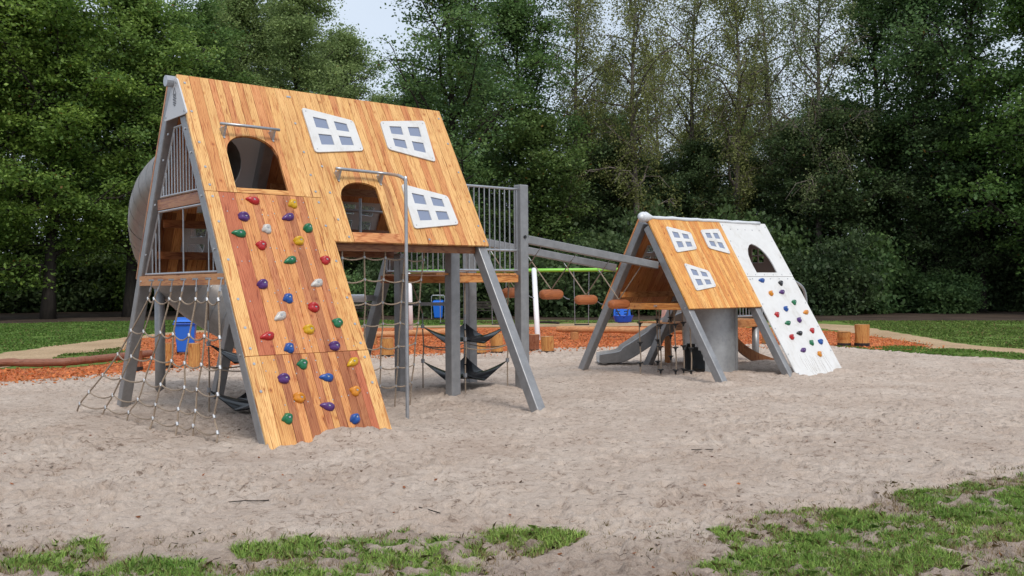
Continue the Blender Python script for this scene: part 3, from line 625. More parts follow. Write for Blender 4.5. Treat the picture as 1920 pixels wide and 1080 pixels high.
colr = [YEL[0], YEL[1], YEL[3], YEL[1], YEL[3], YEL[0], RED[1], YEL[1], YEL[0], YEL[1], MID[1], YEL[3], MID[0], YEL[1], YEL[0], MID[1], YEL[1], YEL[3], RED[0], YEL[0], MID[1], YEL[1], YEL[3], YEL[0]]
planks(h1, F, br[:4], 0, 2.318, cols=colr[:3]); planks(h1, F, br[3:10], 0, 2.318, [(1.76, 2.455, lambda u: (door2(u)[0], 2.40))], colr[3:9]); planks(h1, F, br[9:], 0, 2.318, cols=colr[9:])
planks(h1, F, [1.763, 2.60 - .145], 2.178, 2.317, cols=[RED[1]], name='sill_board', material='timber_x')
bc = [0, .155, .35, .45, .54, .63, .70, .79, .875, .96, 1.05, 1.13, 1.225, 1.34, 1.49]
DR = [(.44, .135, .06), (.38, .15, .06), (.47, .19, .08), (.33, .12, .045)]
cc = [YEL[1], DR[0], MID[1], MID[0], DR[2], MID[1], RED[1], MID[0], DR[2], DR[1], RED[1], DR[2], YEL[4], YEL[0]]
planks(h1, F, bc, 1.690, 3.786, cols=cc)
bc2 = [0, .16, .33, .42, .52, .63, .72, .80, .875, .97, 1.06, 1.16, 1.25, 1.345, 1.495]
cc2 = [YEL[1], YEL[4], DR[1], MID[1], DR[3], MID[0], DR[2], YEL[4], DR[1], MID[0], DR[3], DR[1], DR[0], YEL[1]]
planks(h1, F, bc2, 3.793, S1 + .05, cols=cc2)
# backing sheet so that the joints read dark
def lp(*p): return list(p)
d1h = [(1.055, 1.617), (.385, 1.617)] + [(.385 + .67 * k / 12, door1(max(.3901, min(1.0499, .385 + .67 * k / 12)))[0] - .004) for k in range(13)]
d2h = [(2.46, 2.18), (1.755, 2.18)] + [(1.755 + .705 * k / 12, door2(max(1.7601, min(2.4549, 1.755 + .705 * k / 12)))[0] - .004) for k in range(13)]
MB().prism([[(.02, .02), (3.855, .02), (3.855, 2.30), (1.48, 2.30), (1.48, S1 + .1), (.02, S1 + .1)], d1h, d2h], F, -.046, -.034).obj('backing_panel', M['timber_z'], h1, (.14, .06, .025), fixn=True)
for P in [[(1.569, .284), (2.302, .402), (2.317, .893), (1.574, .998)], [(2.736, .352), (3.513, .239), (3.458, .963), (2.722, .823)], [(2.739, 1.39), (3.448, 1.539), (3.466, 1.999), (2.709, 2.098)]]: window(h1, F, P)
discs(h1, F, [(u, s) for u in (.075, 1.42) for s in (.12, .55, 1.0, 1.35, 1.6, 1.76, 2.1, 2.6, 3.1, 3.45, 3.7, 3.88, 4.2)] + [(3.81, s) for s in (.15, .6, 1.1, 1.6, 2.0, 2.25)] + [(u, .12) for u in (1.45,)] + [(1.62, s) for s in (1.2, 1.6, 2.0)] + [(1.7, 2.25), (2.9, 2.25)], .016)
rr = random.Random(3); pts = []
for u in [.2 + .1 * k for k in range(12)]:
    for s in [1.76, 1.98, 2.45, 2.62, 3.0, 3.15, 3.62, 3.72, 3.86, 4.0, 4.35]:
        if rr.random() < .7: pts.append((u + rr.uniform(-.03, .03), s + rr.uniform(-.03, .03)))
discs(h1, F, pts, .0075, 'screw_heads', .003)
cols_ = 'rypp wgg ryggr'.replace(' ', '')
hd = [('r', .548, 1.787), ('y', 1.053, 1.808), ('p', .389, 2.025), ('p', .94, 2.005), ('w', .626, 2.182), ('g', 1.168, 2.145), ('g', .273, 2.253), ('r', .507, 2.403), ('y', 1.0, 2.331), ('g', .813, 2.604), ('r', 1.272, 2.59), ('p', .403, 2.915), ('w', 1.071, 2.91), ('b', .659, 3.102), ('r', .951, 3.225), ('w', .505, 3.329), ('g', 1.195, 3.426), ('y', .816, 3.501), ('r', .296, 3.565), ('b', .514, 3.719), ('p', 1.076, 3.722), ('y', 1.237, 3.939), ('g', .62, 3.919), ('p', .367, 4.073), ('b', .862, 4.098), ('o', 1.168, 4.284), ('o', .486, 4.308), ('p', .78, 4.435), ('g', .288, 4.528), ('b', 1.071, 4.609)]
holds(h1, F, hd)
# back slope: planks with window openings, seen through the doors and the open end
bb = [.0 + .1292 * k for k in range(31)]
def boxgap(s0, s1): return lambda u: (s0, s1)
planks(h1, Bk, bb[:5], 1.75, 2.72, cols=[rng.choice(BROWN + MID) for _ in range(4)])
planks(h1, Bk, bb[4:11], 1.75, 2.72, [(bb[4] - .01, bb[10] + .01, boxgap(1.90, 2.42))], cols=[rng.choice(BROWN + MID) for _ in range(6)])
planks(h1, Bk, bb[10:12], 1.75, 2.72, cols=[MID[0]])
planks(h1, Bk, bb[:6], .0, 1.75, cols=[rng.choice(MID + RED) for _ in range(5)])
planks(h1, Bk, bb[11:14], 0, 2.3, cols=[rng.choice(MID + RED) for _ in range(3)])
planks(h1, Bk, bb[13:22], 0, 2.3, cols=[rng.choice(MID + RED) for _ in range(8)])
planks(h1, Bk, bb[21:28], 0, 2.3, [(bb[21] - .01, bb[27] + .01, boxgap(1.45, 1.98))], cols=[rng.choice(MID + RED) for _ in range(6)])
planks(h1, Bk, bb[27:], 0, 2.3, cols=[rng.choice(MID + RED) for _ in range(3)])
window(h1, Bk, [(2.68, 1.38), (3.5, 1.43), (3.52, 2.04), (2.70, 1.98)], pane='cpane')
window(h1, Bk, [(.49, 1.85), (1.3, 1.80), (1.33, 2.5), (.49, 2.46)], pane='cpane')
# tube slide mounting panel with a round hole
cx_, cs_ = .73, 1.08
hole = [(cx_ + .41 * math.cos(t * math.pi / 12), cs_ + .44 * math.sin(t * math.pi / 12)) for t in range(24)]
MB().prism([[(.16, .35), (1.36, .35), (1.36, 1.73), (.16, 1.73)], hole], Bk, -.03, -.01).obj('slide_panel', M['plate'], h1, fixn=True, label='grey panel with a round slide opening')
planks(h1, Bk, [bb[5] + .0, 1.42], 0, .35, cols=[MID[0]])
# frames
for u in (.075, 1.41, 3.79):
    leg(h1, F, u, .14, S1 + .25, off=.046); leg(h1, Bk, u, .03, S1 + .15, off=.034)
MB().tube([(-.115, .05, H1 - .085), (3.86, .05, H1 - .085)], .068, 16).obj('ridge_pipe', M['steel'], h1, smooth=False)
# gable plate with warning print
mpE = lambda v, z, o: (-.012 - o, -v, z)
pl = MB().prism([roundpoly([(-.34, 3.66), (.39, 3.66), (.085, 4.13), (-.02, 4.13)], .05)], mpE, 0, .018).obj('gable_plate', M['plate'], h1, fixn=True, label='light grey plate with small black print')
pr = MB(); 
for (a, b) in (((0, 4.02), (-.045, 3.94)), ((-.045, 3.94), (.045, 3.94)), ((.045, 3.94), (0, 4.02))): pr.beam((-.033, -a[0] - .02, a[1]), (-.033, -b[0] - .02, b[1]), .002, .006, (1, 0, 0))
for k, wd in enumerate((.10, .085, .11, .07, .10, .09, .05)):
    pr.beam((-.033, -.02 - wd / 2, 3.925 - k * .02), (-.033, -.02 + wd / 2, 3.925 - k * .02), .002, .008, (0, 0, 1))
pr.obj('printed_warning', M['print'], pl)
sc_ = MB()
for v, z in ((-.01, 4.07), (.07, 4.07), (-.27, 3.70), (.31, 3.70)): sc_.tube([(-.03, -v, z), (-.036, -v, z)], .012, 8)
sc_.obj('screws', M['chain'], pl, kind='stuff')
# gable railings
def rail_panel(parent, outline, bars, u, name):
    fr = MB(); n = len(outline)
    for i in range(n): a = outline[i]; b = outline[(i + 1) % n]; fr.tube([(u, -a[0], a[1]), (u, -b[0], b[1])], .016, 8)
    o = fr.obj('railing_frame', M['steel'], parent)
    for (v, z0, z1) in bars: MB().tube([(u, -v, z0), (u, -v, z1)], .0095, 6).obj('bar', M['steel'], o)
def vlim(z, m=.17): return D1 * (1 - z / H1) - m
up_ = [(-.17, 3.57), (.15, 3.57), (vlim(2.76, .16), 2.76), (-vlim(2.76, .16), 2.76)]
bars = []
for k in range(13):
    v = -.56 + k * .094; zt = 3.57 if abs(v) < .15 else 3.57 - (abs(v) - .15) / (vlim(2.76) - .15) * .81
    bars.append((v, 2.76, zt))
rail_panel(h1, up_, bars, .04, 'upper')
lo_ = [(-vlim(2.58, .2), 2.58), (vlim(2.58, .2), 2.58), (vlim(1.80, .14), 1.80), (-vlim(1.80, .14), 1.80)]
rail_panel(h1, lo_, [(.08, 1.8, 2.58), (-.72, 1.8, 2.55), (-.84, 1.8, 2.32), (-.97, 1.8, 2.12), (.84, 1.8, 2.42), (.97, 1.8, 2.15), (1.09, 1.8, 1.98)], .04, 'lower')
MB().beam((.06, vlim(2.67, .1), 2.67), (.06, -vlim(2.67, .1), 2.67), .05, .13).obj('floor_beam', M['timber_y'], h1, (.36, .15, .05))
MB().beam((.03, vlim(1.71, .06), 1.715), (.03, -vlim(1.71, .06), 1.715), .06, .125).obj('floor_beam', M['timber_y'], h1, (.48, .22, .075))
# floors as deck boards, cross battens inside
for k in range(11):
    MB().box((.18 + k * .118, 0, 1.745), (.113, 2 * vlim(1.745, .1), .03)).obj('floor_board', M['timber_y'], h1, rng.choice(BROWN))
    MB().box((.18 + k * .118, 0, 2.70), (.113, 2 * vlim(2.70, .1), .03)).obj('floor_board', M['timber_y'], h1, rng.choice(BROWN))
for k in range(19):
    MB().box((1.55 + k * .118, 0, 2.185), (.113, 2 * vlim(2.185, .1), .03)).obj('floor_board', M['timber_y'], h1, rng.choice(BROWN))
for (u0, u1, z) in ((.16, 1.34, 2.05), (.16, 1.34, 2.45), (1.5, 3.7, 2.42), (1.5, 3.7, 2.98)):
    y_ = (D1 * (1 - z / H1) - .085); MB().beam((u0, y_, z), (u1, y_, z), .045, .10).obj('batten', M['timber_x'], h1, rng.choice(BROWN))
for sgn in (1, -1):
    y_ = sgn * vlim(2.12, .085); MB().beam((1.49, y_ * .93, 2.115), (3.71, y_ * .93, 2.115), .07, .10).obj('eave_beam', M['timber_x'], h1, (.26, .11, .04))
MB().beam((1.43, .9, 2.13), (1.43, -.9, 2.13), .05, .1).obj('cross_beam', M['timber_y'], h1, (.34, .15, .055))
MB().tube([(2.62, .15, 2.2), (2.62, .15, 2.85)], .02, 8).obj('hand_pole', M['steel'], h1)
MB().tube([(1.55, .6, 2.72), (3.6, .6, 2.72)], .022, 8).obj('cross_rail', M['steel'], h1)
ct_ = MB().tube([(1.5, 1.6, 1.447), (3.56, 1.6, 1.447)], .06, 14).obj('cross_tube', M['white_paint'], h1, smooth=False, label='white horizontal tube bolted to the rear leg')
MB().beam((3.56, 1.6, 1.447), (3.73, 1.6, 1.447), .03, .09).obj('bracket', M['galv'], ct_)
mb = MB()
for z in (.9, 1.71, 2.05, 2.67, 3.2, 3.5):
    for q in (1, -1):
        v_ = q * (D1 * (1 - z / H1) - .125); mb.tube([(.0, -v_, z), (-.012, -v_, z)], .014, 8)
mb.obj('bolt_heads', M['steel'], h1, kind='stuff')
# side strip visible behind the left legs
# grab bars
def bracket(parent, mp, u, s, hgt=.12):
    mb = MB(); a = .035
    base = [mp(u - a, s - .055, 0), mp(u + a, s - .055, 0), mp(u + a * .4, s + .065, 0), mp(u - a * .4, s + .065, 0)]; tp_ = mp(u, s - .01, hgt)
    mb.add(base + [tuple(Vector(tp_) + Vector((dx, 0, 0))) for dx in (-.012, .012)] , [(0, 3, 4), (1, 5, 2), (0, 4, 5, 1), (3, 2, 5, 4)])
    mb.tube([mp(u, s + .075, 0), mp(u, s + .075, .012)], .014, 8); mb.tube([mp(u, s - .07, 0), mp(u, s - .07, .012)], .014, 8)
    return mb.obj('bracket', M['steel'], parent)
g1 = MB().tube([F(.33, .79, .125), F(.7, .785, .125), F(1.09, .79, .125)], .019, 10).obj('grab_bar', M['steel'], h1, smooth=True)
bracket(g1, F, .40, .82); bracket(g1, F, 1.035, .80)
def gl(x, y, z, hx=HX1, hy=HY1, yaw=YAW1):
    dx, dy = x - hx, y - hy; return (dx * math.cos(yaw) + dy * math.sin(yaw), -(dx * -math.sin(yaw) + dy * math.cos(yaw)) * -1, z)
pf = gl(-1.267, 11.322, 0)
px_, py_ = pf[0], pf[1]
e0 = Vector(F(1.73, 1.31, .125)); e1 = Vector(F(2.42, 1.325, .125)); e2 = Vector((px_, py_, 0))
path = smoothpath([e0, e1, e1.lerp(Vector((px_, py_, e1.z)), .45) + Vector((.05, 0, -.075)), Vector((px_ + .0, py_ + .16, e1.z - .135)), Vector((px_, py_ + .03, e1.z - .19)), Vector((px_, py_, e1.z - .32)), Vector((px_, py_, 1.2)), Vector((px_, py_, -.2))], 5)
g2 = MB().tube(path, .021, 12).obj('fire_pole', M['steel'], h1, smooth=True, label='bent steel pole running down to the sand')
bracket(g2, F, 1.80, 1.335); bracket(g2, F, 2.42, 1.345)

# ---------------- walkway platform (posts, deck, railings, beams to the small house)
pt = thing('walkway_platform', 'timber deck on grey steel posts with tall bar railings beside the large house', 'platform', (HX1, HY1, 0), YAW1)
PU0, PU1, PV0, PV1 = 3.99, 5.33, .12, -1.16
posts = [(3.98, .15, 2.12), (5.35, .11, 3.19), (5.32, -1.17, 2.45), (3.72, -.80, 2.12)]
for u, v, z in posts: MB().beam((u, -v, -.3), (u, -v, z), .165, .165, (1, 0, 0)).obj('post', M['galv'], pt, bevel=.014)
for v in (PV0, PV1): MB().beam((PU0 + .09, -v, 1.735), (PU1 - .085, -v, 1.735), .07, .115).obj('deck_beam', M['timber_x'], pt, (.60, .28, .085))
MB().beam((3.6, -PV1, 1.735), (PU0 + .08, -PV1, 1.735), .07, .115).obj('deck_beam', M['timber_x'], pt, (.36, .13, .05))
for k in range(11): MB().box((3.75 + k * .138, .52, 1.80), (.132, 1.38, .028)).obj('deck_board', M['timber_y'], pt, rng.choice(MID))
def railing(parent, a, b, z0, z1, n, mid=None):
    a = Vector(a); b = Vector(b); fr = MB()
    for z in [z0, z1] + ([mid] if mid else []): fr.tube([(a.x, a.y, z), (b.x, b.y, z)], .019, 8)
    for q in (a, b): fr.tube([(q.x, q.y, z0 - .01), (q.x, q.y, z1 + .01)], .014, 8)
    o = fr.obj('railing_frame', M['steel'], parent)
    for k in range(n):
        p = a.lerp(b, (k + .5) / n); MB().tube([(p.x, p.y, z0), (p.x, p.y, z1)], .0105, 6).obj('bar', M['steel'], o)
railing(pt, (4.08, -.10, 0), (5.27, -.10, 0), 1.86, 3.12, 12, 2.17)
railing(pt, (3.70, 1.17, 0), (5.24, 1.17, 0), 1.86, 3.12, 15, 2.2)
MB().beam((3.75, .82, 1.36), (3.98, -.07, 1.36), .04, .05).obj('brace', M['galv'], pt)
# sloping beams, given in world coordinates, brought into the platform's frame
def w1(u2, v2, z):  # from small-house coordinates to platform coordinates
    c, s = math.cos(YAW2), math.sin(YAW2); x = HX2 + u2 * c + v2 * s; y = HY2 + u2 * s - v2 * c
    dx, dy = x - HX1, y - HY1; c, s = math.cos(YAW1), math.sin(YAW1); return (dx * c + dy * s, -(dx * s - dy * c), z)
b1a = (5.44, -.13, 2.345); b1b = w1(-.02, .245, 1.965); b2a = (5.32, 1.08, 2.385); b2b = w1(.03, -.84, 1.945)
for a_, b_ in ((b1a, b1b), (b2a, b2b)):
    MB().beam(a_, b_, .10, .125).obj('sloping_beam', M['galv'], pt, bevel=.01)
mb = MB(); mb.box((5.35, -.02, 2.42), (.05, .03, .05)); mb.tube([(5.35, -.195, 2.38), (5.35, -.215, 2.38)], .025, 8); mb.obj('bolt', M['black'], pt)

# swinging logs
def toW(u, y, z): c, s = math.cos(YAW1), math.sin(YAW1); return Vector((HX1 + u * c - y * s, HY1 + u * s + y * c, z))
bA0, bA1, bB0, bB1 = toW(*b1a), toW(*b1b), toW(*b2a), toW(*b2b)
ends = []
for i, t in enumerate((.10, .355, .61, .865)):
    f_ = bA0.lerp(bA1, t) - Vector((0, 0, .075)); r_ = bB0.lerp(bB1, t) - Vector((0, 0, .075)); ax = (bA1 - bA0); ax.z = 0; ax.normalize()
    c_ = f_.lerp(r_, .5); zc = (1.51, 1.475, 1.375, 1.285)[i]; c_ = Vector((c_.x, c_.y, zc))
    lab = ('swinging log step nearest the railing post of the walkway', 'second swinging log step counted from the railing post', 'third swinging log step, above the right empty swing', 'swinging log step against the edge of the small house')[i]
    lg = thing('swinging_log', lab, 'log step', c_, math.atan2(ax.y, ax.x), 'log steps hung between the sloping beams')
    mb = MB(); xs = [-.235, -.215, -.17, 0, .17, .215, .235]; mb.tube([(x, 0, 0) for x in xs], [.03, .065, .082, .084, .082, .065, .03], 16); mb.obj('log', M['log'], lg, (.48, .155, .05), smooth=True)
    for tgt in (f_, r_):
        d_ = tgt - c_; loc_ = Matrix.Rotation(-lg.rotation_euler.z, 3, 'Z') @ d_; top = Vector((0, 0, .08))
        k = top.lerp(loc_, .82); MB().tube([top, k], .011, 6).obj('rope', M['rope'], lg); MB().tube([k, loc_], .007, 5).obj('chain', M['chain'], lg)
    if i < 3:
        MB().tube(sag((.235, 0, 0), (.235 + .17, 0, -.085), .02), .009, 6).obj('link_rope', M['chain'], lg)

# ---------------- small house
H2, D2, L2 = 2.825, 1.725, 3.40; S2 = math.hypot(H2, D2); UW = 1.966
h2 = thing('play_house', 'small A-frame play house, half orange planks and half white panel with climbing holds', 'play house', (HX2, HY2, 0), YAW2)
F2 = roofmap(H2, D2, 1); B2 = roofmap2(H2, .21, 1.90)
OR = [(.68, .35, .09), (.71, .39, .11), (.66, .31, .075), (.73, .43, .14), (.63, .27, .06)]
nb = 24; bnd = [UW * k / nb for k in range(nb + 1)]
planks(h2, F2, bnd, 0, 1.885, cols=[rng.choice(OR) for _ in range(nb)], gap=.002)
MB().prism([[(.01, .02), (UW - .01, .02), (UW - .01, 1.87), (.01, 1.87)]], F2, -.044, -.034).obj('backing_panel', M['timber_z'], h2, (.16, .07, .028), fixn=True)
for P in [[(.363, .189), (.964, .306), (.916, .668), (.328, .749)], [(1.273, .235), (1.818, .19), (1.805, .755), (1.259, .637)], [(.376, .972), (.944, 1.135), (.941, 1.46), (.362, 1.543)]]: window(h2, F2, P, th=.018)
ar = [(2.323, 1.152), (2.949, 1.149), (2.957, .98), (2.94, .84), (2.90, .72), (2.82, .60), (2.72, .53), (2.618, .494), (2.52, .53), (2.42, .62), (2.345, .75), (2.318, .90), (2.316, 1.02)]
MB().prism([[(UW, .0), (3.385, .0), (3.395, 1.235), (UW, 1.235)], ar], F2, -.022, .0).obj('white_panel', M['hpl'], h2, fixn=True, label='upper white panel with a pointed arch opening')
rr = random.Random(9); bot = [(UW + (3.395 - UW) * k / 14, S2 + .05 + rr.uniform(-.02, .02)) for k in range(14, -1, -1)]
MB().prism([[(UW, 1.243), (3.395, 1.243)] + bot], F2, -.024, -.003).obj('climbing_panel', M['hpl'], h2, fixn=True, label='lower white panel carrying coloured climbing holds')
hd2 = [('b', 2.328, 1.329), ('k', 2.873, 1.389), ('o', 2.418, 1.61), ('p', 2.759, 1.59), ('g', 2.974, 1.817), ('b', 2.626, 1.95), ('o', 3.174, 2.044), ('r', 2.265, 2.066), ('p', 2.854, 2.198), ('g', 2.45, 2.253), ('r', 3.075, 2.435), ('r', 2.364, 2.541), ('k', 2.643, 2.475), ('g', 2.861, 2.687), ('b', 3.155, 2.679), ('p', 2.491, 2.824), ('o', 2.925, 2.926)]
holds(h2, F2, hd2, 1.05)
discs(h2, F2, [(2.02, .086), (3.33, .083), (3.31, .42), (3.31, .80), (3.34, 1.18), (2.02, 1.188), (2.02, 1.30), (3.35, 1.30), (3.34, 1.834), (2.02, 1.834), (2.02, 2.35), (3.34, 2.351), (2.02, 2.876), (3.34, 2.868), (2.03, 3.26), (3.32, 3.274), (2.02, .45), (2.02, .8)] + [(2.2 + .22 * k, .17) for k in range(5)] + [(2.25 + .27 * k, 1.2) for k in range(4)] + [(2.1 + .27 * k, 1.29) for k in range(5)], .012, 'screw_heads', .004)
sm = [MB() for _ in range(1)][0]        # scuff lines under the lowest holds
scuffm = mat('scuff', (.33, .31, .29), .8)
for k in range(14):
    u0 = 2.35 + .055 * k + rr.uniform(-.02, .02); s0 = 2.85 + rr.uniform(0, .2); 
    P = [(u0, s0), (u0 + rr.uniform(-.02, .04), s0 + .15), (u0 + rr.uniform(-.02, .06), S2 - rr.uniform(0, .1))]
    sm.tube([F2(a_, b_, -.003) for a_, b_ in P], .0022, 4)
sm.obj('scuff_marks', scuffm, h2, kind='stuff')
# back slope
planks(h2, B2, [.123 * k for k in range(5)], 0, 1.9, cols=[rng.choice(MID + RED) for _ in range(4)])
planks(h2, B2, [.492, .615, .738, .861, .984, 1.107], 0, 1.9, [(.49, 1.11, boxgap(.52, .98))], cols=[rng.choice(MID + RED) for _ in range(5)])
planks(h2, B2, [1.107, 1.23, 1.353, 1.476, 1.6, 1.72, 1.843, 1.96], 0, 1.9, cols=[rng.choice(MID + RED) for _ in range(7)])
window(h2, B2, [(.47, .50), (1.13, .43), (1.13, 1.02), (.47, 1.0)], pane='cpane')
window(h2, B2, [(1.2, 1.25), (1.75, 1.15), (1.75, 1.65), (1.22, 1.6)], pane='cpane', th=.018)
tb = mat('taupe_board', (.30, .225, .19), .6)
MB().prism([[(UW, 0), (3.39, 0), (3.39, 1.75), (UW, 1.75)]], B2, -.022, 0).obj('rear_panel', tb, h2, fixn=True, label='taupe rear panel')
wh = [[(-.205 + .155 * i, 2.045 + .15 * j), (-.075 + .155 * i, 2.045 + .15 * j), (-.075 + .155 * i, 2.175 + .15 * j), (-.205 + .155 * i, 2.175 + .15 * j)] for i in range(2) for j in range(2)]
mpG = lambda v, z, o: (3.24 + o, -v, z)
gp = MB().prism([[(-1.1, 1.3), (.88, 1.3), (.04, 2.68), (-.22, 2.68)]] + wh, mpG, -.01, .01).obj('gable_panel', tb, h2, fixn=True, label='taupe gable panel with four small square lights')
for q in wh: MB().prism([[q[0], q[1], (q[1][0], q[1][1] + .012), (q[0][0], q[0][1] + .012)]], mpG, -.016, -.011).obj('sill', M['plate'], gp)
for u in (.075, 1.885, 3.29):
    leg(h2, F2, u, .13, S2 + .2, .14, .14, .044); leg(h2, B2, u, .04, S2 + .15, .14, .14, .026)
# ridge wrapped in pale plastic
mb = MB(); rr = random.Random(2); P = [(-.19 + .02 * k if k < 8 else -.03 + (k - 8) * .17, rr.uniform(-.006, .006), H2 + .0 + rr.uniform(-.006, .006)) for k in range(28)]
mb.tube([p for p in P if p[0] < 3.35], [(.035 + .055 * math.sin(min(1, k / 5) * 1.57) + rr.uniform(-.008, .010)) if k < 9 else .032 + rr.uniform(-.005, .006) for k, p in enumerate(P) if p[0] < 3.35], 12)
wrapm = mat('plastic_wrap', (.62, .64, .67), .25); mb.obj('ridge_wrap', wrapm, h2, smooth=True, label='ridge pipe wrapped in pale plastic')
v2 = lambda z, m_=.15: D2 * (1 - z / H2) - m_
MB().beam((.05, v2(1.25, .04), 1.245), (.05, -v2(1.25, .04), 1.245), .06, .115).obj('floor_beam', M['timber_y'], h2, (.60, .27, .07))
for k in range(15): MB().box((.13 + k * .125, 0, 1.285), (.12, 2 * v2(1.285, .09), .028)).obj('floor_board', M['timber_y'], h2, rng.choice(BROWN + MID))
MB().beam((.13, v2(1.4, .085), 1.45), (1.8, v2(1.4, .085), 1.45), .045, .1).obj('batten', M['timber_x'], h2, MID[0])
MB().beam((.13, v2(2.0, .085), 2.06), (1.8, v2(2.0, .085), 2.06), .045, .1).obj('batten', M['timber_x'], h2, BROWN[1])
for v, z in ((v2(1.25, .07), 1.22), (.2, 1.25), (-v2(1.25, .02), 1.24)):
    MB().tube([(-.02 if v != .2 else .02, -v, z), (-.04, -v, z)], .016, 8).obj('bolt', M['steel'], h2)
# sheet-metal drum with crawl hole under the small house
dr = thing('crawl_drum', 'upright grey sheet metal drum with a dark crawl hole under the small house', 'drum', (0, 0, 0))
def g2w(u, v): c, s = math.cos(YAW2), math.sin(YAW2); return (HX2 + u * c + v * s, HY2 + u * s - v * c)
cxw, cyw = 3.69, 17.62; dr.location = (cxw, cyw, 0)
mb = MB(); n = 48; Rr = .49; V_ = []; f_ = []
hole_c = math.radians(212); 
zsn = [-.2] + [.0 + .06 * k for k in range(26)]
def inhole(t, z): 
    dt = (t - hole_c + math.pi) % (2 * math.pi) - math.pi; return (dt * Rr / .30) ** 2 + ((z - .12) / .42) ** 2 < 1
for ir, rad in enumerate((Rr, Rr - .012)):
    for z in zsn:
        for j in range(n * 2): t = math.pi * j / n; V_.append((rad * math.cos(t), rad * math.sin(t), z))
m2 = n * 2
for ir in range(2):
    o_ = ir * len(zsn) * m2
    for i in range(len(zsn) - 1):
        for j in range(m2):
            if inhole(math.pi * (j + .5) / n, (zsn[i] + zsn[i + 1]) / 2): continue
            q = (o_ + i * m2 + j, o_ + i * m2 + (j + 1) % m2, o_ + (i + 1) * m2 + (j + 1) % m2, o_ + (i + 1) * m2 + j); f_.append(q if ir == 0 else q[::-1])
mb.add(V_, f_); mb.obj('drum_wall', M['drum'], dr, smooth=True)
MB().tube([(0, 0, 1.22), (0, 0, 1.24)], Rr - .015, 32).obj('drum_lid', M['drum'], dr)
ta = math.radians(-28); MB().beam((math.cos(ta) * .5, math.sin(ta) * .5, -.2), (math.cos(ta) * .5, math.sin(ta) * .5, 1.3), .12, .02, (math.cos(ta), math.sin(ta), 0)).obj('seam_strip', M['galv'], dr)
# hanging ropes with black discs
LD = [(1199, 702, 2.32, 17.14, .85, (.93, .58, .21)), (1234, 698, 2.70, 17.53, 1.0, (.98, .6, .2)), (1240, 704, 2.66, 16.95, 1.0, (.9, .51, .1)), (1255, 694, 3.02, 18.0, 1.0, (1.0, .66, .26)), (1268, 706, 2.89, 16.72, 1.0, (.92, .51, .11)), (1283, 705, 3.05, 16.82, 1.0, (.95, .53, .12)), (1297, 706, 3.16, 16.70, .9, (.96, .5, .1))]
labs = ['leftmost rope with black foot discs, below the last log step', 'second rope with black discs from the left', 'third rope with black discs from the left', 'fourth rope with black discs, in front of the slide', 'fifth rope with black discs from the left', 'sixth rope with black discs, just left of the drum', 'rope with black discs in front of the drum']
for (a_, b_, x, y, _, zz), lb in zip(LD, labs):
    t = thing('disc_rope', lb, 'climbing rope', (x, y, 0), 0, 'ropes with black discs under the small house')
    MB().tube([(0, 0, -.05), (.012, 0, .3), (-.008, 0, .7), (-.02, 0, 1.19)], .012, 6).obj('rope', M['rope'], t)
    for z in zz:
        mb = MB(); mb.tube([(0, 0, z - .035), (0, 0, z - .01), (0, 0, z), (0, 0, z + .012)], [.02, .03, .058, .055], 12); mb.tube([(0, 0, z - .07), (0, 0, z - .035)], .017, 8); mb.obj('disc', M['black'], t)
# lower deck behind the small house, slide, wavy board
ld = thing('lower_deck', 'low timber deck on a round post behind the small house', 'platform', (HX2, HY2, 0), YAW2)
MB().beam((1.75, .93, .79), (4.6, .93, .79), .06, .13).obj('deck_beam', M['timber_x'], ld, (.50, .22, .07))
for k in range(21): MB().box((1.85 + k * .135, 1.42, .865), (.13, 1.0, .028)).obj('deck_board', M['timber_y'], ld, rng.choice(MID))
MB().tube([(4.35, .98, -.2), (4.35, .98, .72)], .075, 16).obj('post', M['galv'], ld, smooth=True)
MB().beam((2.6, 1.9, -.2), (2.6, 1.9, .8), .09, .09).obj('post', M['timber_z'], ld, (.48, .22, .07))
railing(ld, (3.3, 1.0, 0), (4.62, 1.0, 0), .95, 1.55, 13)
MB().tube(smoothpath([(4.45, .3, 1.74), (4.79, .3, 1.68), (5.08, .3, 1.54), (5.19, .3, 1.31), (5.2, .3, .9), (5.2, .3, -.1)], 5), .03, 8).obj('grab_rail', M['steel'], ld, smooth=True)
sld = thing('slide', 'grey sheet metal slide running left from behind the small house', 'slide', (HX2, HY2, 0), YAW2)
P = smoothpath([(2.85, 1.38, .84), (2.6, 1.55, .76), (2.2, 1.86, .46), (1.8, 2.17, .14), (1.6, 2.33, .04), (1.25, 2.6, .03)], 4)
v = []; f_ = []
prof = [(-.30, .20), (-.31, .21), (-.32, .20), (-.29, .03), (-.25, 0), (.25, 0), (.29, .03), (.32, .20), (.31, .21), (.30, .20)]
prof = [(-.345, .29), (-.30, .02), (-.24, -.0), (.24, -.0), (.30, .02), (.345, .29), (.32, .31), (.275, .05), (.23, .02), (-.23, .02), (-.275, .05), (-.32, .31)]
for i, p in enumerate(P):
    tn = (P[min(i + 1, len(P) - 1)] - P[max(i - 1, 0)]).normalized(); sd = tn.cross(Vector((0, 0, 1))).normalized(); upv = sd.cross(tn)
    fl = 1 if i < len(P) * .6 else 1 - .45 * (i / len(P) - .6) / .4
    for a_, b_ in prof: v.append(p + sd * a_ + upv * b_ * fl)
k = len(prof)
for i in range(len(P) - 1):
    for j in range(k): f_.append((i * k + j, i * k + (j + 1) % k, (i + 1) * k + (j + 1) % k, (i + 1) * k + j))
MB().add(v, f_).obj('chute', M['galv'], sld, fixn=True)
MB().tube([(1.62, 2.3, -.1), (1.62, 2.3, .22)], .03, 8).obj('support', M['steel'], sld)
wb = thing('wavy_ramp', 'curved brown plywood ramp leaning from the low deck into the sand', 'ramp', (HX2, HY2, 0), YAW2)
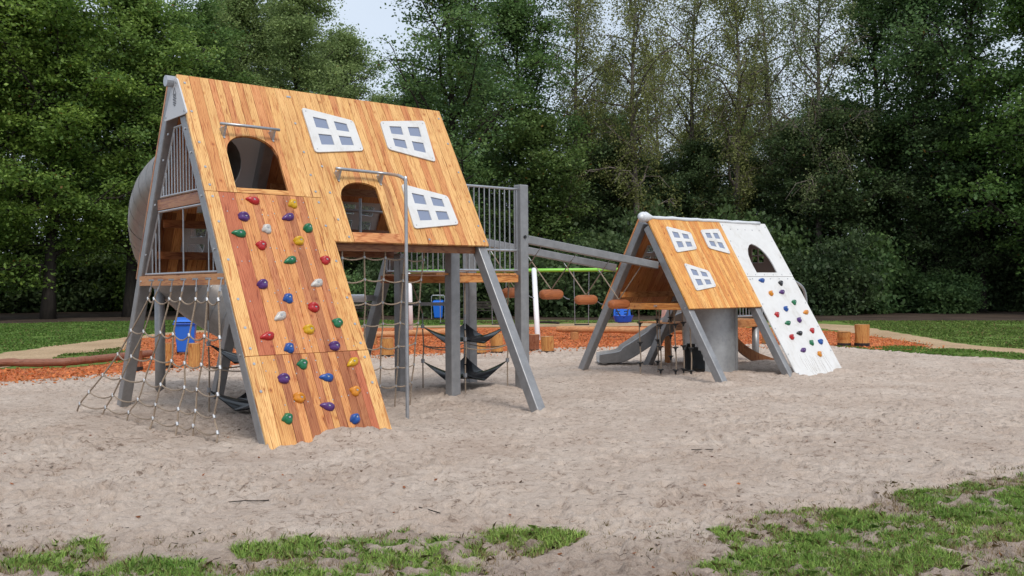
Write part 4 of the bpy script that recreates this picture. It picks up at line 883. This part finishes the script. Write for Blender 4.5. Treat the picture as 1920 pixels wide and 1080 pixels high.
P = smoothpath([(3.3, .80, .86), (3.30, .72, .60), (3.38, .60, .36), (3.64, .42, .14), (4.02, .22, -.02)], 5); v = []; f_ = []
for i, p in enumerate(P):
    for s_ in (0, 1):
        for o_ in (-.13, .10): v.append((p.x + .20 * s_, p.y + .24 * s_, p.z + o_))
for i in range(len(P) - 1):
    a_ = i * 4; b_ = a_ + 4; f_ += [(a_, a_ + 1, b_ + 1, b_), (a_ + 1, a_ + 3, b_ + 3, b_ + 1), (a_ + 3, a_ + 2, b_ + 2, b_ + 3), (a_ + 2, a_, b_, b_ + 2)]
f_ += [(0, 2, 3, 1), (len(v) - 4, len(v) - 3, len(v) - 1, len(v) - 2)]
MB().add(v, f_).obj('ramp_board', M['timber_z'], wb, (.24, .105, .04), fixn=True)

# ------------------------------------------------------------------ tube slide behind the large house
ts = thing('tube_slide', 'grey steel tube slide curving down behind the large house', 'tube slide', (HX1, HY1, 0), YAW1)
P = smoothpath([(.73, 1.15, 3.18), (.74, 1.7, 3.14), (.80, 2.5, 2.95), (.95, 3.15, 2.55), (1.25, 3.55, 2.05), (1.75, 3.55, 1.55), (2.2, 3.05, 1.15), (2.35, 2.4, .85), (2.3, 1.9, .68)], 5)
TR = .48; v = []; n = 28; f_ = []
for j in range(n):
    t_ = 2 * math.pi * j / n; z = 3.20 + .45 * math.sin(t_); v.append((.73 + .43 * math.cos(t_), .29 + 2.08 * (1 - z / H1) + .012, z))
for j in range(n):
    t_ = 2 * math.pi * j / n; v.append((.73 + TR * math.cos(t_), 1.17, 3.18 + TR * math.sin(t_)))
f_ = [(j, (j + 1) % n, n + (j + 1) % n, n + j) for j in range(n)]
MB().add(v, f_).obj('tube_segment', M['sheet'], ts, smooth=True)
for i in range(0, len(P) - 2, 2):
    mb = MB(); mb.tube(P[i:i + 3], TR, 28, False); mb.obj('tube_segment', M['sheet'], ts, smooth=True)
    a_ = P[i + 2]; tn = (P[min(i + 3, len(P) - 1)] - P[i + 1]).normalized() * .006; MB().tube([a_ - tn, a_ + tn], TR + .008, 28, False).obj('joint_ring', M['galv'], ts)
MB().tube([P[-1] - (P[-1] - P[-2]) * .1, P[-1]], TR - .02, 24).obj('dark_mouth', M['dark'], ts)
MB().tube([(1.07, 3.61, -.2), (1.07, 3.61, 1.75)], .078, 16).obj('post', M['galv'], ts, smooth=True)

# ------------------------------------------------------------------ rope nets
cn = thing('climbing_net', 'slack rope climbing net spread into the sand from the left end of the large house', 'climbing net', (HX1, HY1, 0), YAW1)
tops = [(-.06, v, 1.70) for v in (-.70, -.38, -.02, .36, .72, 1.09, 1.42)]
bots = [(-.60, -2.05), (-.50, -1.35), (-.42, -.60), (-.42, .18), (-.36, .84), (-.26, 1.10), (-.29, 1.78)]
rk = random.Random(8); knots = []
for (tu, tv, tz), (bu, bv) in zip(tops, bots):
    K = []
    for t in (.13, .36, .54, .70, .84, .94):
        w_ = rk.uniform(-.02, .02) + (rk.uniform(-.05, .05) if .4 < t < .9 else 0)
        zz = tz * (1 - t) ** 1.05 + .02
        K.append(Vector((tu + (bu - tu) * t ** 1.3 + rk.uniform(-.03, .03), -(tv + (bv - tv) * t ** 1.25 + w_), zz)))
    knots.append(K); top = Vector((tu, -tv, tz)); b = Vector((bu, -bv, -.04)); k0 = top.lerp(K[0], .35)
    MB().tube([top + Vector((0, 0, .02)), k0], .008, 5).obj('chain', M['chain'], cn); MB().tube([k0, k0.lerp(K[0], .35)], .014, 6).obj('ferrule', M['steel'], cn)
    MB().tube(smoothpath([k0] + K + [b], 4), .0105, 6).obj('rope', M['rope'], cn)
    MB().tube([(tu + .02, -tv, tz + .02), (tu - .04, -tv + .015, tz + .02)], .013, 6).obj('hook', M['chain'], cn)
for r_ in range(6):
    pth = []
    for i in range(6): pth += sag(knots[i][r_], knots[i + 1][r_], .035 + .03 * rk.random(), 5)[:-1]
    pth.append(knots[6][r_]); MB().tube(pth, .0095, 6).obj('cross_rope', M['rope'], cn)
mb = MB()
for K in knots:
    for p in K: mb.tube([p - Vector((0, .01, .018)), p + Vector((0, .01, .018))], .018, 6)
mb.obj('rope_clamps', M['steel'], cn, kind='stuff')
# net below the eave
n2 = thing('climbing_net', 'upright rope net hanging below the eave between climbing wall and steel pole', 'climbing net', (HX1, HY1, 0), YAW1)
def gw(x, y): dx, dy = x - HX1, y - HY1; c, s = math.cos(YAW1), math.sin(YAW1); return (dx * c + dy * s, -(dx * s - dy * c))
colsN = [((1.66, -1.02), (1.95, -.72)), ((1.98, -1.0), (2.22, -.60)), ((2.30, -.98), (2.46, -.55)), ((2.62, -.95), (2.74, -.50)), ((2.95, -.92), (3.02, -.45))]
kn = []
for i, ((ua, ya), (ub, yb)) in enumerate(colsN):
    K = []
    for z in (1.98, 1.70, 1.42, 1.13, .84, .55, .30):
        t = (2.1 - z) / 2.1; K.append(Vector((ua + (ub - ua) * t + rk.uniform(-.012, .012), ya + (yb - ya) * t, z + rk.uniform(-.015, .015))))
    kn.append(K); MB().tube(smoothpath([Vector((ua, ya, 2.09))] + K + [Vector((ub, yb, -.04))], 3), .0105, 6).obj('rope', M['rope'], n2)
for r_ in range(7):
    pth = []
    for i in range(4): pth += sag(kn[i][r_], kn[i + 1][r_], .02 + .015 * rk.random(), 5)[:-1]
    pth.append(kn[4][r_]); MB().tube(pth, .0095, 6).obj('cross_rope', M['rope'], n2)
mb = MB()
for K in kn:
    for p in K: mb.tube([p - Vector((0, 0, .016)), p + Vector((0, 0, .016))], .016, 6)
mb.obj('rope_clamps', M['steel'], n2, kind='stuff')
n3 = []
# ------------------------------------------------------------------ rubber membranes on ropes
def membrane(label, corners, dip, group=None, topz=1.7, tops_=None, stem=True):
    cs = [Vector(c) for c in corners]; c0 = sum(cs, Vector()) / 4
    t = thing('rubber_membrane', label, 'membrane', c0, 0, group); n = 16; v = []; f_ = []
    for side in (0, 1):
        for i in range(n + 1):
            for j in range(n + 1):
                a_, b_ = i / n, j / n; ea = 4 * a_ * (1 - a_); eb = 4 * b_ * (1 - b_)
                # edges drawn inwards between the corners
                a2 = .5 + (a_ - .5) * (1 - .12 * eb); b2 = .5 + (b_ - .5) * (1 - .12 * ea)
                p = (cs[0] * (1 - a2) + cs[1] * a2) * (1 - b2) + (cs[3] * (1 - a2) + cs[2] * a2) * b2
                r_ = max(abs(a_ - .5), abs(b_ - .5)) * 2; cor = (abs(a_ - .5) * 2 * abs(b_ - .5) * 2) ** 1.15
                v.append(p - c0 - Vector((0, 0, dip * (1 - cor) * (1 if r_ < 1 else 1))) - Vector((0, 0, .012 * side)))
    m3 = (n + 1) ** 2
    for i in range(n):
        for j in range(n):
            q = (i * (n + 1) + j, (i + 1) * (n + 1) + j, (i + 1) * (n + 1) + j + 1, i * (n + 1) + j + 1); f_.append(q); f_.append(tuple(x + m3 for x in q[::-1]))
    MB().add(v, f_).obj('sheet', M['rubber'], t, smooth=True)
    for c in cs:
        MB().tube([c - c0 - Vector((0, 0, .03)), c - c0 + Vector((0, 0, .03))], .028, 8).obj('clamp', M['chain'], t)
    return t
def diamond(cx, cy, z, r, rot=0, lift=0): return [(cx + r * math.cos(rot + k * math.pi / 2), cy + r * math.sin(rot + k * math.pi / 2), z + (.03 if k == 1 else -.17 if k == 3 else 0)) for k in range(4)]
cR = (-.74, 14.75)
dia = diamond(*cR, 1.00, .66, .05)
membrane('upper black rubber membrane hung between the grey posts under the walkway', dia, .17, 'black membranes under the walkway')
membrane('lower black rubber membrane between the grey posts under the walkway', diamond(*cR, .46, .66, .05), .20, 'black membranes under the walkway')
hr = thing('rope_hanger', 'ropes and chains holding the two black membranes below the walkway', 'ropes', (0, 0, 0))
for k, (x, y, z) in enumerate(dia):
    tx, ty = cR[0] + (x - cR[0]) * (1.05 if k != 2 else 1.25), cR[1] + (y - cR[1]) * 1.05
    MB().tube([(tx, ty, 1.68), (x, y, 1.2)], .011, 6).obj('rope', M['rope'], hr); MB().tube([(x, y, 1.2), (x, y, .98)], .009, 5).obj('chain', M['chain'], hr)
    MB().tube([(x, y, .96), (x + .015, y, .7), (x, y, .46)], .011, 6).obj('rope', M['rope'], hr); MB().tube([(x, y, .44), (x, y, -.03)], .010, 6).obj('rope', M['rope'], hr)
for k in range(4):
    a_ = Vector(dia[k]); b_ = Vector(dia[(k + 1) % 4]); a_.z = b_.z = .70; MB().tube(sag(a_, b_, .05), .009, 6).obj('cross_rope', M['rope'], hr)
cL = (-3.35, 12.35)
dl = diamond(*cL, .90, .60, .25)
membrane('upper black rubber membrane behind the net at the left end of the large house', dl, .16, 'black membranes inside the large house')
membrane('lower black rubber membrane near the sand behind the left net', diamond(*cL, .30, .60, .25), .16, 'black membranes inside the large house')
hl = thing('rope_hanger', 'ropes and chains holding the two black membranes inside the left end of the large house', 'ropes', (0, 0, 0))
for (x, y, z) in dl:
    MB().tube([(x, y, 1.66), (x, y, 1.2)], .011, 6).obj('rope', M['rope'], hl); MB().tube([(x, y, 1.2), (x, y, .88)], .009, 5).obj('chain', M['chain'], hl); MB().tube([(x, y, .86), (x + .01, y, .6), (x, y, -.03)], .011, 6).obj('rope', M['rope'], hl)
for k in range(4):
    a_ = Vector(dl[k]); b_ = Vector(dl[(k + 1) % 4]); a_.z = b_.z = .6; MB().tube(sag(a_, b_, .04), .009, 6).obj('cross_rope', M['rope'], hl)

# ------------------------------------------------------------------ swings beyond
sw = thing('swing_gantry', 'swing gantry with a bright green top bar and white posts', 'swing frame', (0, 0, 0))
zt = 2.17
MB().tube([(-3.6, 31.6, zt - .02), (5.3, 30.6, zt - .02)], .06, 12).obj('top_bar', M['green_paint'], sw, smooth=True)
for a_, b_ in (((.73, 31.1, zt + .02), (.80, 29.4, -.2)), ((-3.45, 31.6, zt), (-3.42, 31.9, -.2)), ((5.05, 30.6, zt), (5.06, 31.9, -.2))):
    MB().tube([a_, b_], .085, 12).obj('post', M['white_paint'], sw, smooth=True)
def bar_y(x): return 31.6 + (x + 3.6) / 8.9 * -1.0
for px, zs0, lb in ((1090, .36, 'empty flat swing seat behind the third log step'), (935, .38, 'empty flat swing seat seen under the walkway deck'), (834, .42, 'empty flat swing seat left of the front grey post')):
    y = 31.0; x = (px - 960) / 1768.7 * y; y = bar_y(x)
    t = thing('swing', lb, 'swing', (x, y, zs0), 0, 'flat seated swings')
    hw = .24 if px != 834 else .2
    MB().box((0, 0, 0), (hw * 2, .18, .035)).obj('seat', M['black'], t)
    for s_ in (-1, 1): MB().tube([(s_ * (hw - .02), 0, 0), (s_ * (hw + .01), 0, zt - zs0 - .05)], .012, 5).obj('chain', M['chain'], t)
y = 29.6; x = (1174 - 960) / 1768.7 * y
t = thing('bucket_swing', 'large blue moulded bucket swing seat with black straps', 'swing', (x, y + .9, .42))
P = []; v = []; f_ = []
def shell(w0, w1, d0, d1, z0, z1, n=20):
    v = []; f = []
    for k, (w, d, z) in enumerate(((w0 * .6, d0 * .6, z0), (w0, d0, z0 + .04), (w1, d1, z1), (w1 - .04, d1 - .04, z1), (w0 - .05, d0 - .05, z0 + .08), (.02, .02, z0 + .05))):
        for j in range(n):
            a_ = 2 * math.pi * j / n; cx = abs(math.cos(a_)) ** .6 * math.copysign(1, math.cos(a_)); sy = abs(math.sin(a_)) ** .6 * math.copysign(1, math.sin(a_)); v.append((cx * w, sy * d, z))
        if k:
            for j in range(n): f.append(((k - 1) * n + j, (k - 1) * n + (j + 1) % n, k * n + (j + 1) % n, k * n + j))
    f.append(tuple(range(n))[::-1]); return MB().add(v, f)
shell(.26, .33, .2, .26, 0, .24).obj('seat_shell', M['bluedk'], t, smooth=False, fixn=True)
mp = lambda a_, b_, o_: (a_, .22 + o_ + b_ * .12, b_)
bk_o = roundpoly([(-.29, .15), (.29, .15), (.25, .56), (-.25, .56)], .08)
slots = [[(sx * .06, .26 + .09 * k), (sx * .21, .27 + .09 * k), (sx * .20, .30 + .09 * k), (sx * .06, .29 + .09 * k)] for sx in (-1, 1) for k in range(3)]
MB().prism([bk_o] + slots, mp, -.03, .03).obj('seat_back', M['blue'], t, fixn=True)
for s_ in (-1, 1):
    MB().tube([(s_ * .3, .05, .22), (s_ * .34, 0, .6), (s_ * .3, -.1, 1.72)], .013, 5).obj('chain', M['black'], t)
    MB().tube([(s_ * .2, .2, .45), (s_ * .12, -.1, .25), (0, -.24, .18)], .02, 6).obj('strap', M['black'], t)

# ------------------------------------------------------------------ logs and stumps
def logobj(name, lab, cat, P, r, col, rnd):
    rs = random.Random(rnd); P = smoothpath(P, 6); P = [p + Vector((0, rs.uniform(-.01, .01), rs.uniform(-.01, .01))) for p in P]
    rad = [r * rs.uniform(.96, 1.05) for _ in P]; rad[0] *= .9; rad[-1] *= .9
    c = P[0].lerp(P[-1], .5); c.z = 0; t = thing(name, lab, cat, c)
    MB().tube([p - c for p in P], rad, 14).obj('log', M['log'], t, col, smooth=False); return t
t = logobj('border_log', 'long reddish brown log lying between grass and bark chips on the left', 'log', [(-12.4, 20.1, .06), (-10.96, 20.17, .07), (-10.2, 20.2, .06), (-9.55, 20.35, .07), (-9.1, 21.3, .075), (-8.7, 22.7, .08)], .085, (.24, .10, .06), 1)
t = logobj('balance_log', 'pale balance log on short posts seen between the rope net and the grey post', 'balance log', [(-4.75, 27.6, .22), (-3.3, 28.1, .24), (-1.92, 29.0, .26), (-1.5, 29.2, .27)], .095, (.50, .25, .11), 2)
c = t.location
for (x, y) in ((-4.1, 27.7), (-2.05, 28.85)): MB().tube([(x - c.x, y - c.y, -.15), (x - c.x, y - c.y, .17)], .13, 12).obj('post', M['log'], t, (.42, .2, .07))
t = logobj('balance_log', 'long balance log on short posts running behind the small house', 'balance log', [(1.42, 30.1, .26), (2.6, 29.6, .25), (4.1, 29.0, .24), (5.6, 28.4, .24)], .10, (.50, .25, .11), 3)
c = t.location
for (x, y) in ((1.95, 29.6), (4.7, 28.6)): MB().tube([(x - c.x, y - c.y, -.15), (x - c.x, y - c.y, .18)], .13, 12).obj('post', M['log'], t, (.42, .2, .07))
ST = [(-7.23, 19.71, .13, .48, 'stump step right of the round post under the net'), (-6.49, 19.25, .125, .50, 'taller stump step in front of the blue bin'), (-7.7, 19.35, .11, .36, 'dark stump step behind the left leg of the large house'),
 (-.79, 22.84, .145, .42, 'straight pale stump behind the rear grey post'), (-.38, 23.17, .15, .46, 'flared stump under the right corner of the black membranes'), (.07, 23.31, .12, .36, 'stump hidden partly behind the slanting grey leg'), (.52, 23.85, .15, .40, 'dark red brown stump left of the white swing post'), (.87, 23.22, .155, .38, 'stump with black foot right of the white swing post'),
 (8.97, 25.5, .17, .33, 'shorter of the two stumps right of the small house'), (9.43, 25.45, .19, .52, 'taller of the two stumps right of the small house'), (-2.96, 22.3, .16, .42, 'stump under the pale balance log left of the steel pole'), (6.95, 25.6, .17, .45, 'stump just beyond the edge of the white climbing panel')]
for i, (x, y, r, hh, lb) in enumerate(ST):
    rs = random.Random(40 + i); t = thing('stump', lb, 'stump', (x, y, 0), rs.random() * 6)
    rad = [r * 1.02, r * rs.uniform(.95, 1.03), r * rs.uniform(.98, 1.06), r * 1.04]; mb = MB().tube([(0, 0, -.1), (.005, 0, .12), (.012, 0, hh * .6), (.015, .01, hh)], rad, 14)
    mb.obj('log', M['timber_z'], t, (.50, .25, .075) if i not in (6, 2) else (.26, .10, .05)); 
    MB().tube([(0, 0, -.08), (0, 0, .03)], r * 1.06, 14).obj('foot_sleeve', M['black'], t)
    MB().tube([(.015, .01, hh), (.015, .01, hh + .006)], r * .98, 14).obj('cut_face', M['timber_x'], t, (.55, .33, .17))

# ------------------------------------------------------------------ bins and benches
def wheelie(label, x, y, s, frame=False, open_=False):
    t = thing('waste_bin', label, 'bin', (x, y, -.05), .25 if not frame else 0); t.scale = (s, s, s)
    v = []; 
    for z, w_, d_ in ((.06, .21, .22), (.88, .28, .33)): v += [(-w_, -d_, z), (w_, -d_, z), (w_, d_, z), (-w_, d_, z)]
    MB().add(v, [(0, 3, 2, 1), (4, 5, 6, 7), (0, 1, 5, 4), (1, 2, 6, 5), (2, 3, 7, 6), (3, 0, 4, 7)]).obj('body', M['blue'], t, bevel=.03)
    MB().beam((0, -.36, .85), (0, .35, .85), .62, .05).obj('rim', M['bluedk'], t, bevel=.01)
    v = [(-.30, -.38, .90), (.30, -.38, .90), (.30, .36, .93), (-.30, .36, .93), (-.25, -.33, .96), (.25, -.33, .96), (.25, .30, 1.02), (-.25, .30, 1.02)]
    MB().add(v, [(0, 3, 2, 1), (4, 5, 6, 7), (0, 1, 5, 4), (1, 2, 6, 5), (2, 3, 7, 6), (3, 0, 4, 7)]).obj('lid', M['blue'], t, bevel=.02)
    for s_ in (-1, 1): MB().tube([(s_ * .20, .26, .12), (s_ * .26, .26, .12)], .11, 14).obj('wheel', M['black'], t)
    MB().tube([(-.2, .38, .88), (.2, .38, .88)], .015, 6).obj('handle', M['bluedk'], t)
    if frame:
        mb = MB(); mb.tube([(-.36, -.1, 0), (-.36, -.1, 1.2), (-.3, -.1, 1.28), (.3, -.1, 1.28), (.36, -.1, 1.2), (.36, -.1, 0)], .022, 8); mb.obj('stand', M['steel'], t)
wheelie('blue wheeled bin on the bark chips behind the left rope net', -8.38, 24.2, .92)
wheelie('small blue bin in a grey tube stand at the edge of the wood', -3.93, 50.2, .98, True)
for x, y, lb in ((-1.27, 50.5, 'dark bench under the trees seen beneath the walkway'), (-8.6, 51.4, 'dark bench under the trees seen through the upright rope net')):
    t = thing('bench', lb, 'bench', (x, y, -.08), 0)
    for k in range(3): MB().box((0, -.12 + .13 * k, .45), (1.9 if x > -5 else 2.6, .11, .035)).obj('seat_slat', M['bark'], t)
    for k in range(3): MB().box((0, .26 + .03 * k, .60 + .14 * k), (1.9 if x > -5 else 2.6, .03, .11)).obj('back_slat', M['bark'], t)
    for s_ in (-1, 1): MB().box((s_ * .75, .02, .21), (.07, .42, .43)).obj('leg', M['bark'], t); MB().beam((s_ * .75, .22, .42), (s_ * .75, .34, .95), .06, .05).obj('back_support', M['bark'], t)
print('objects', len(bpy.data.objects))
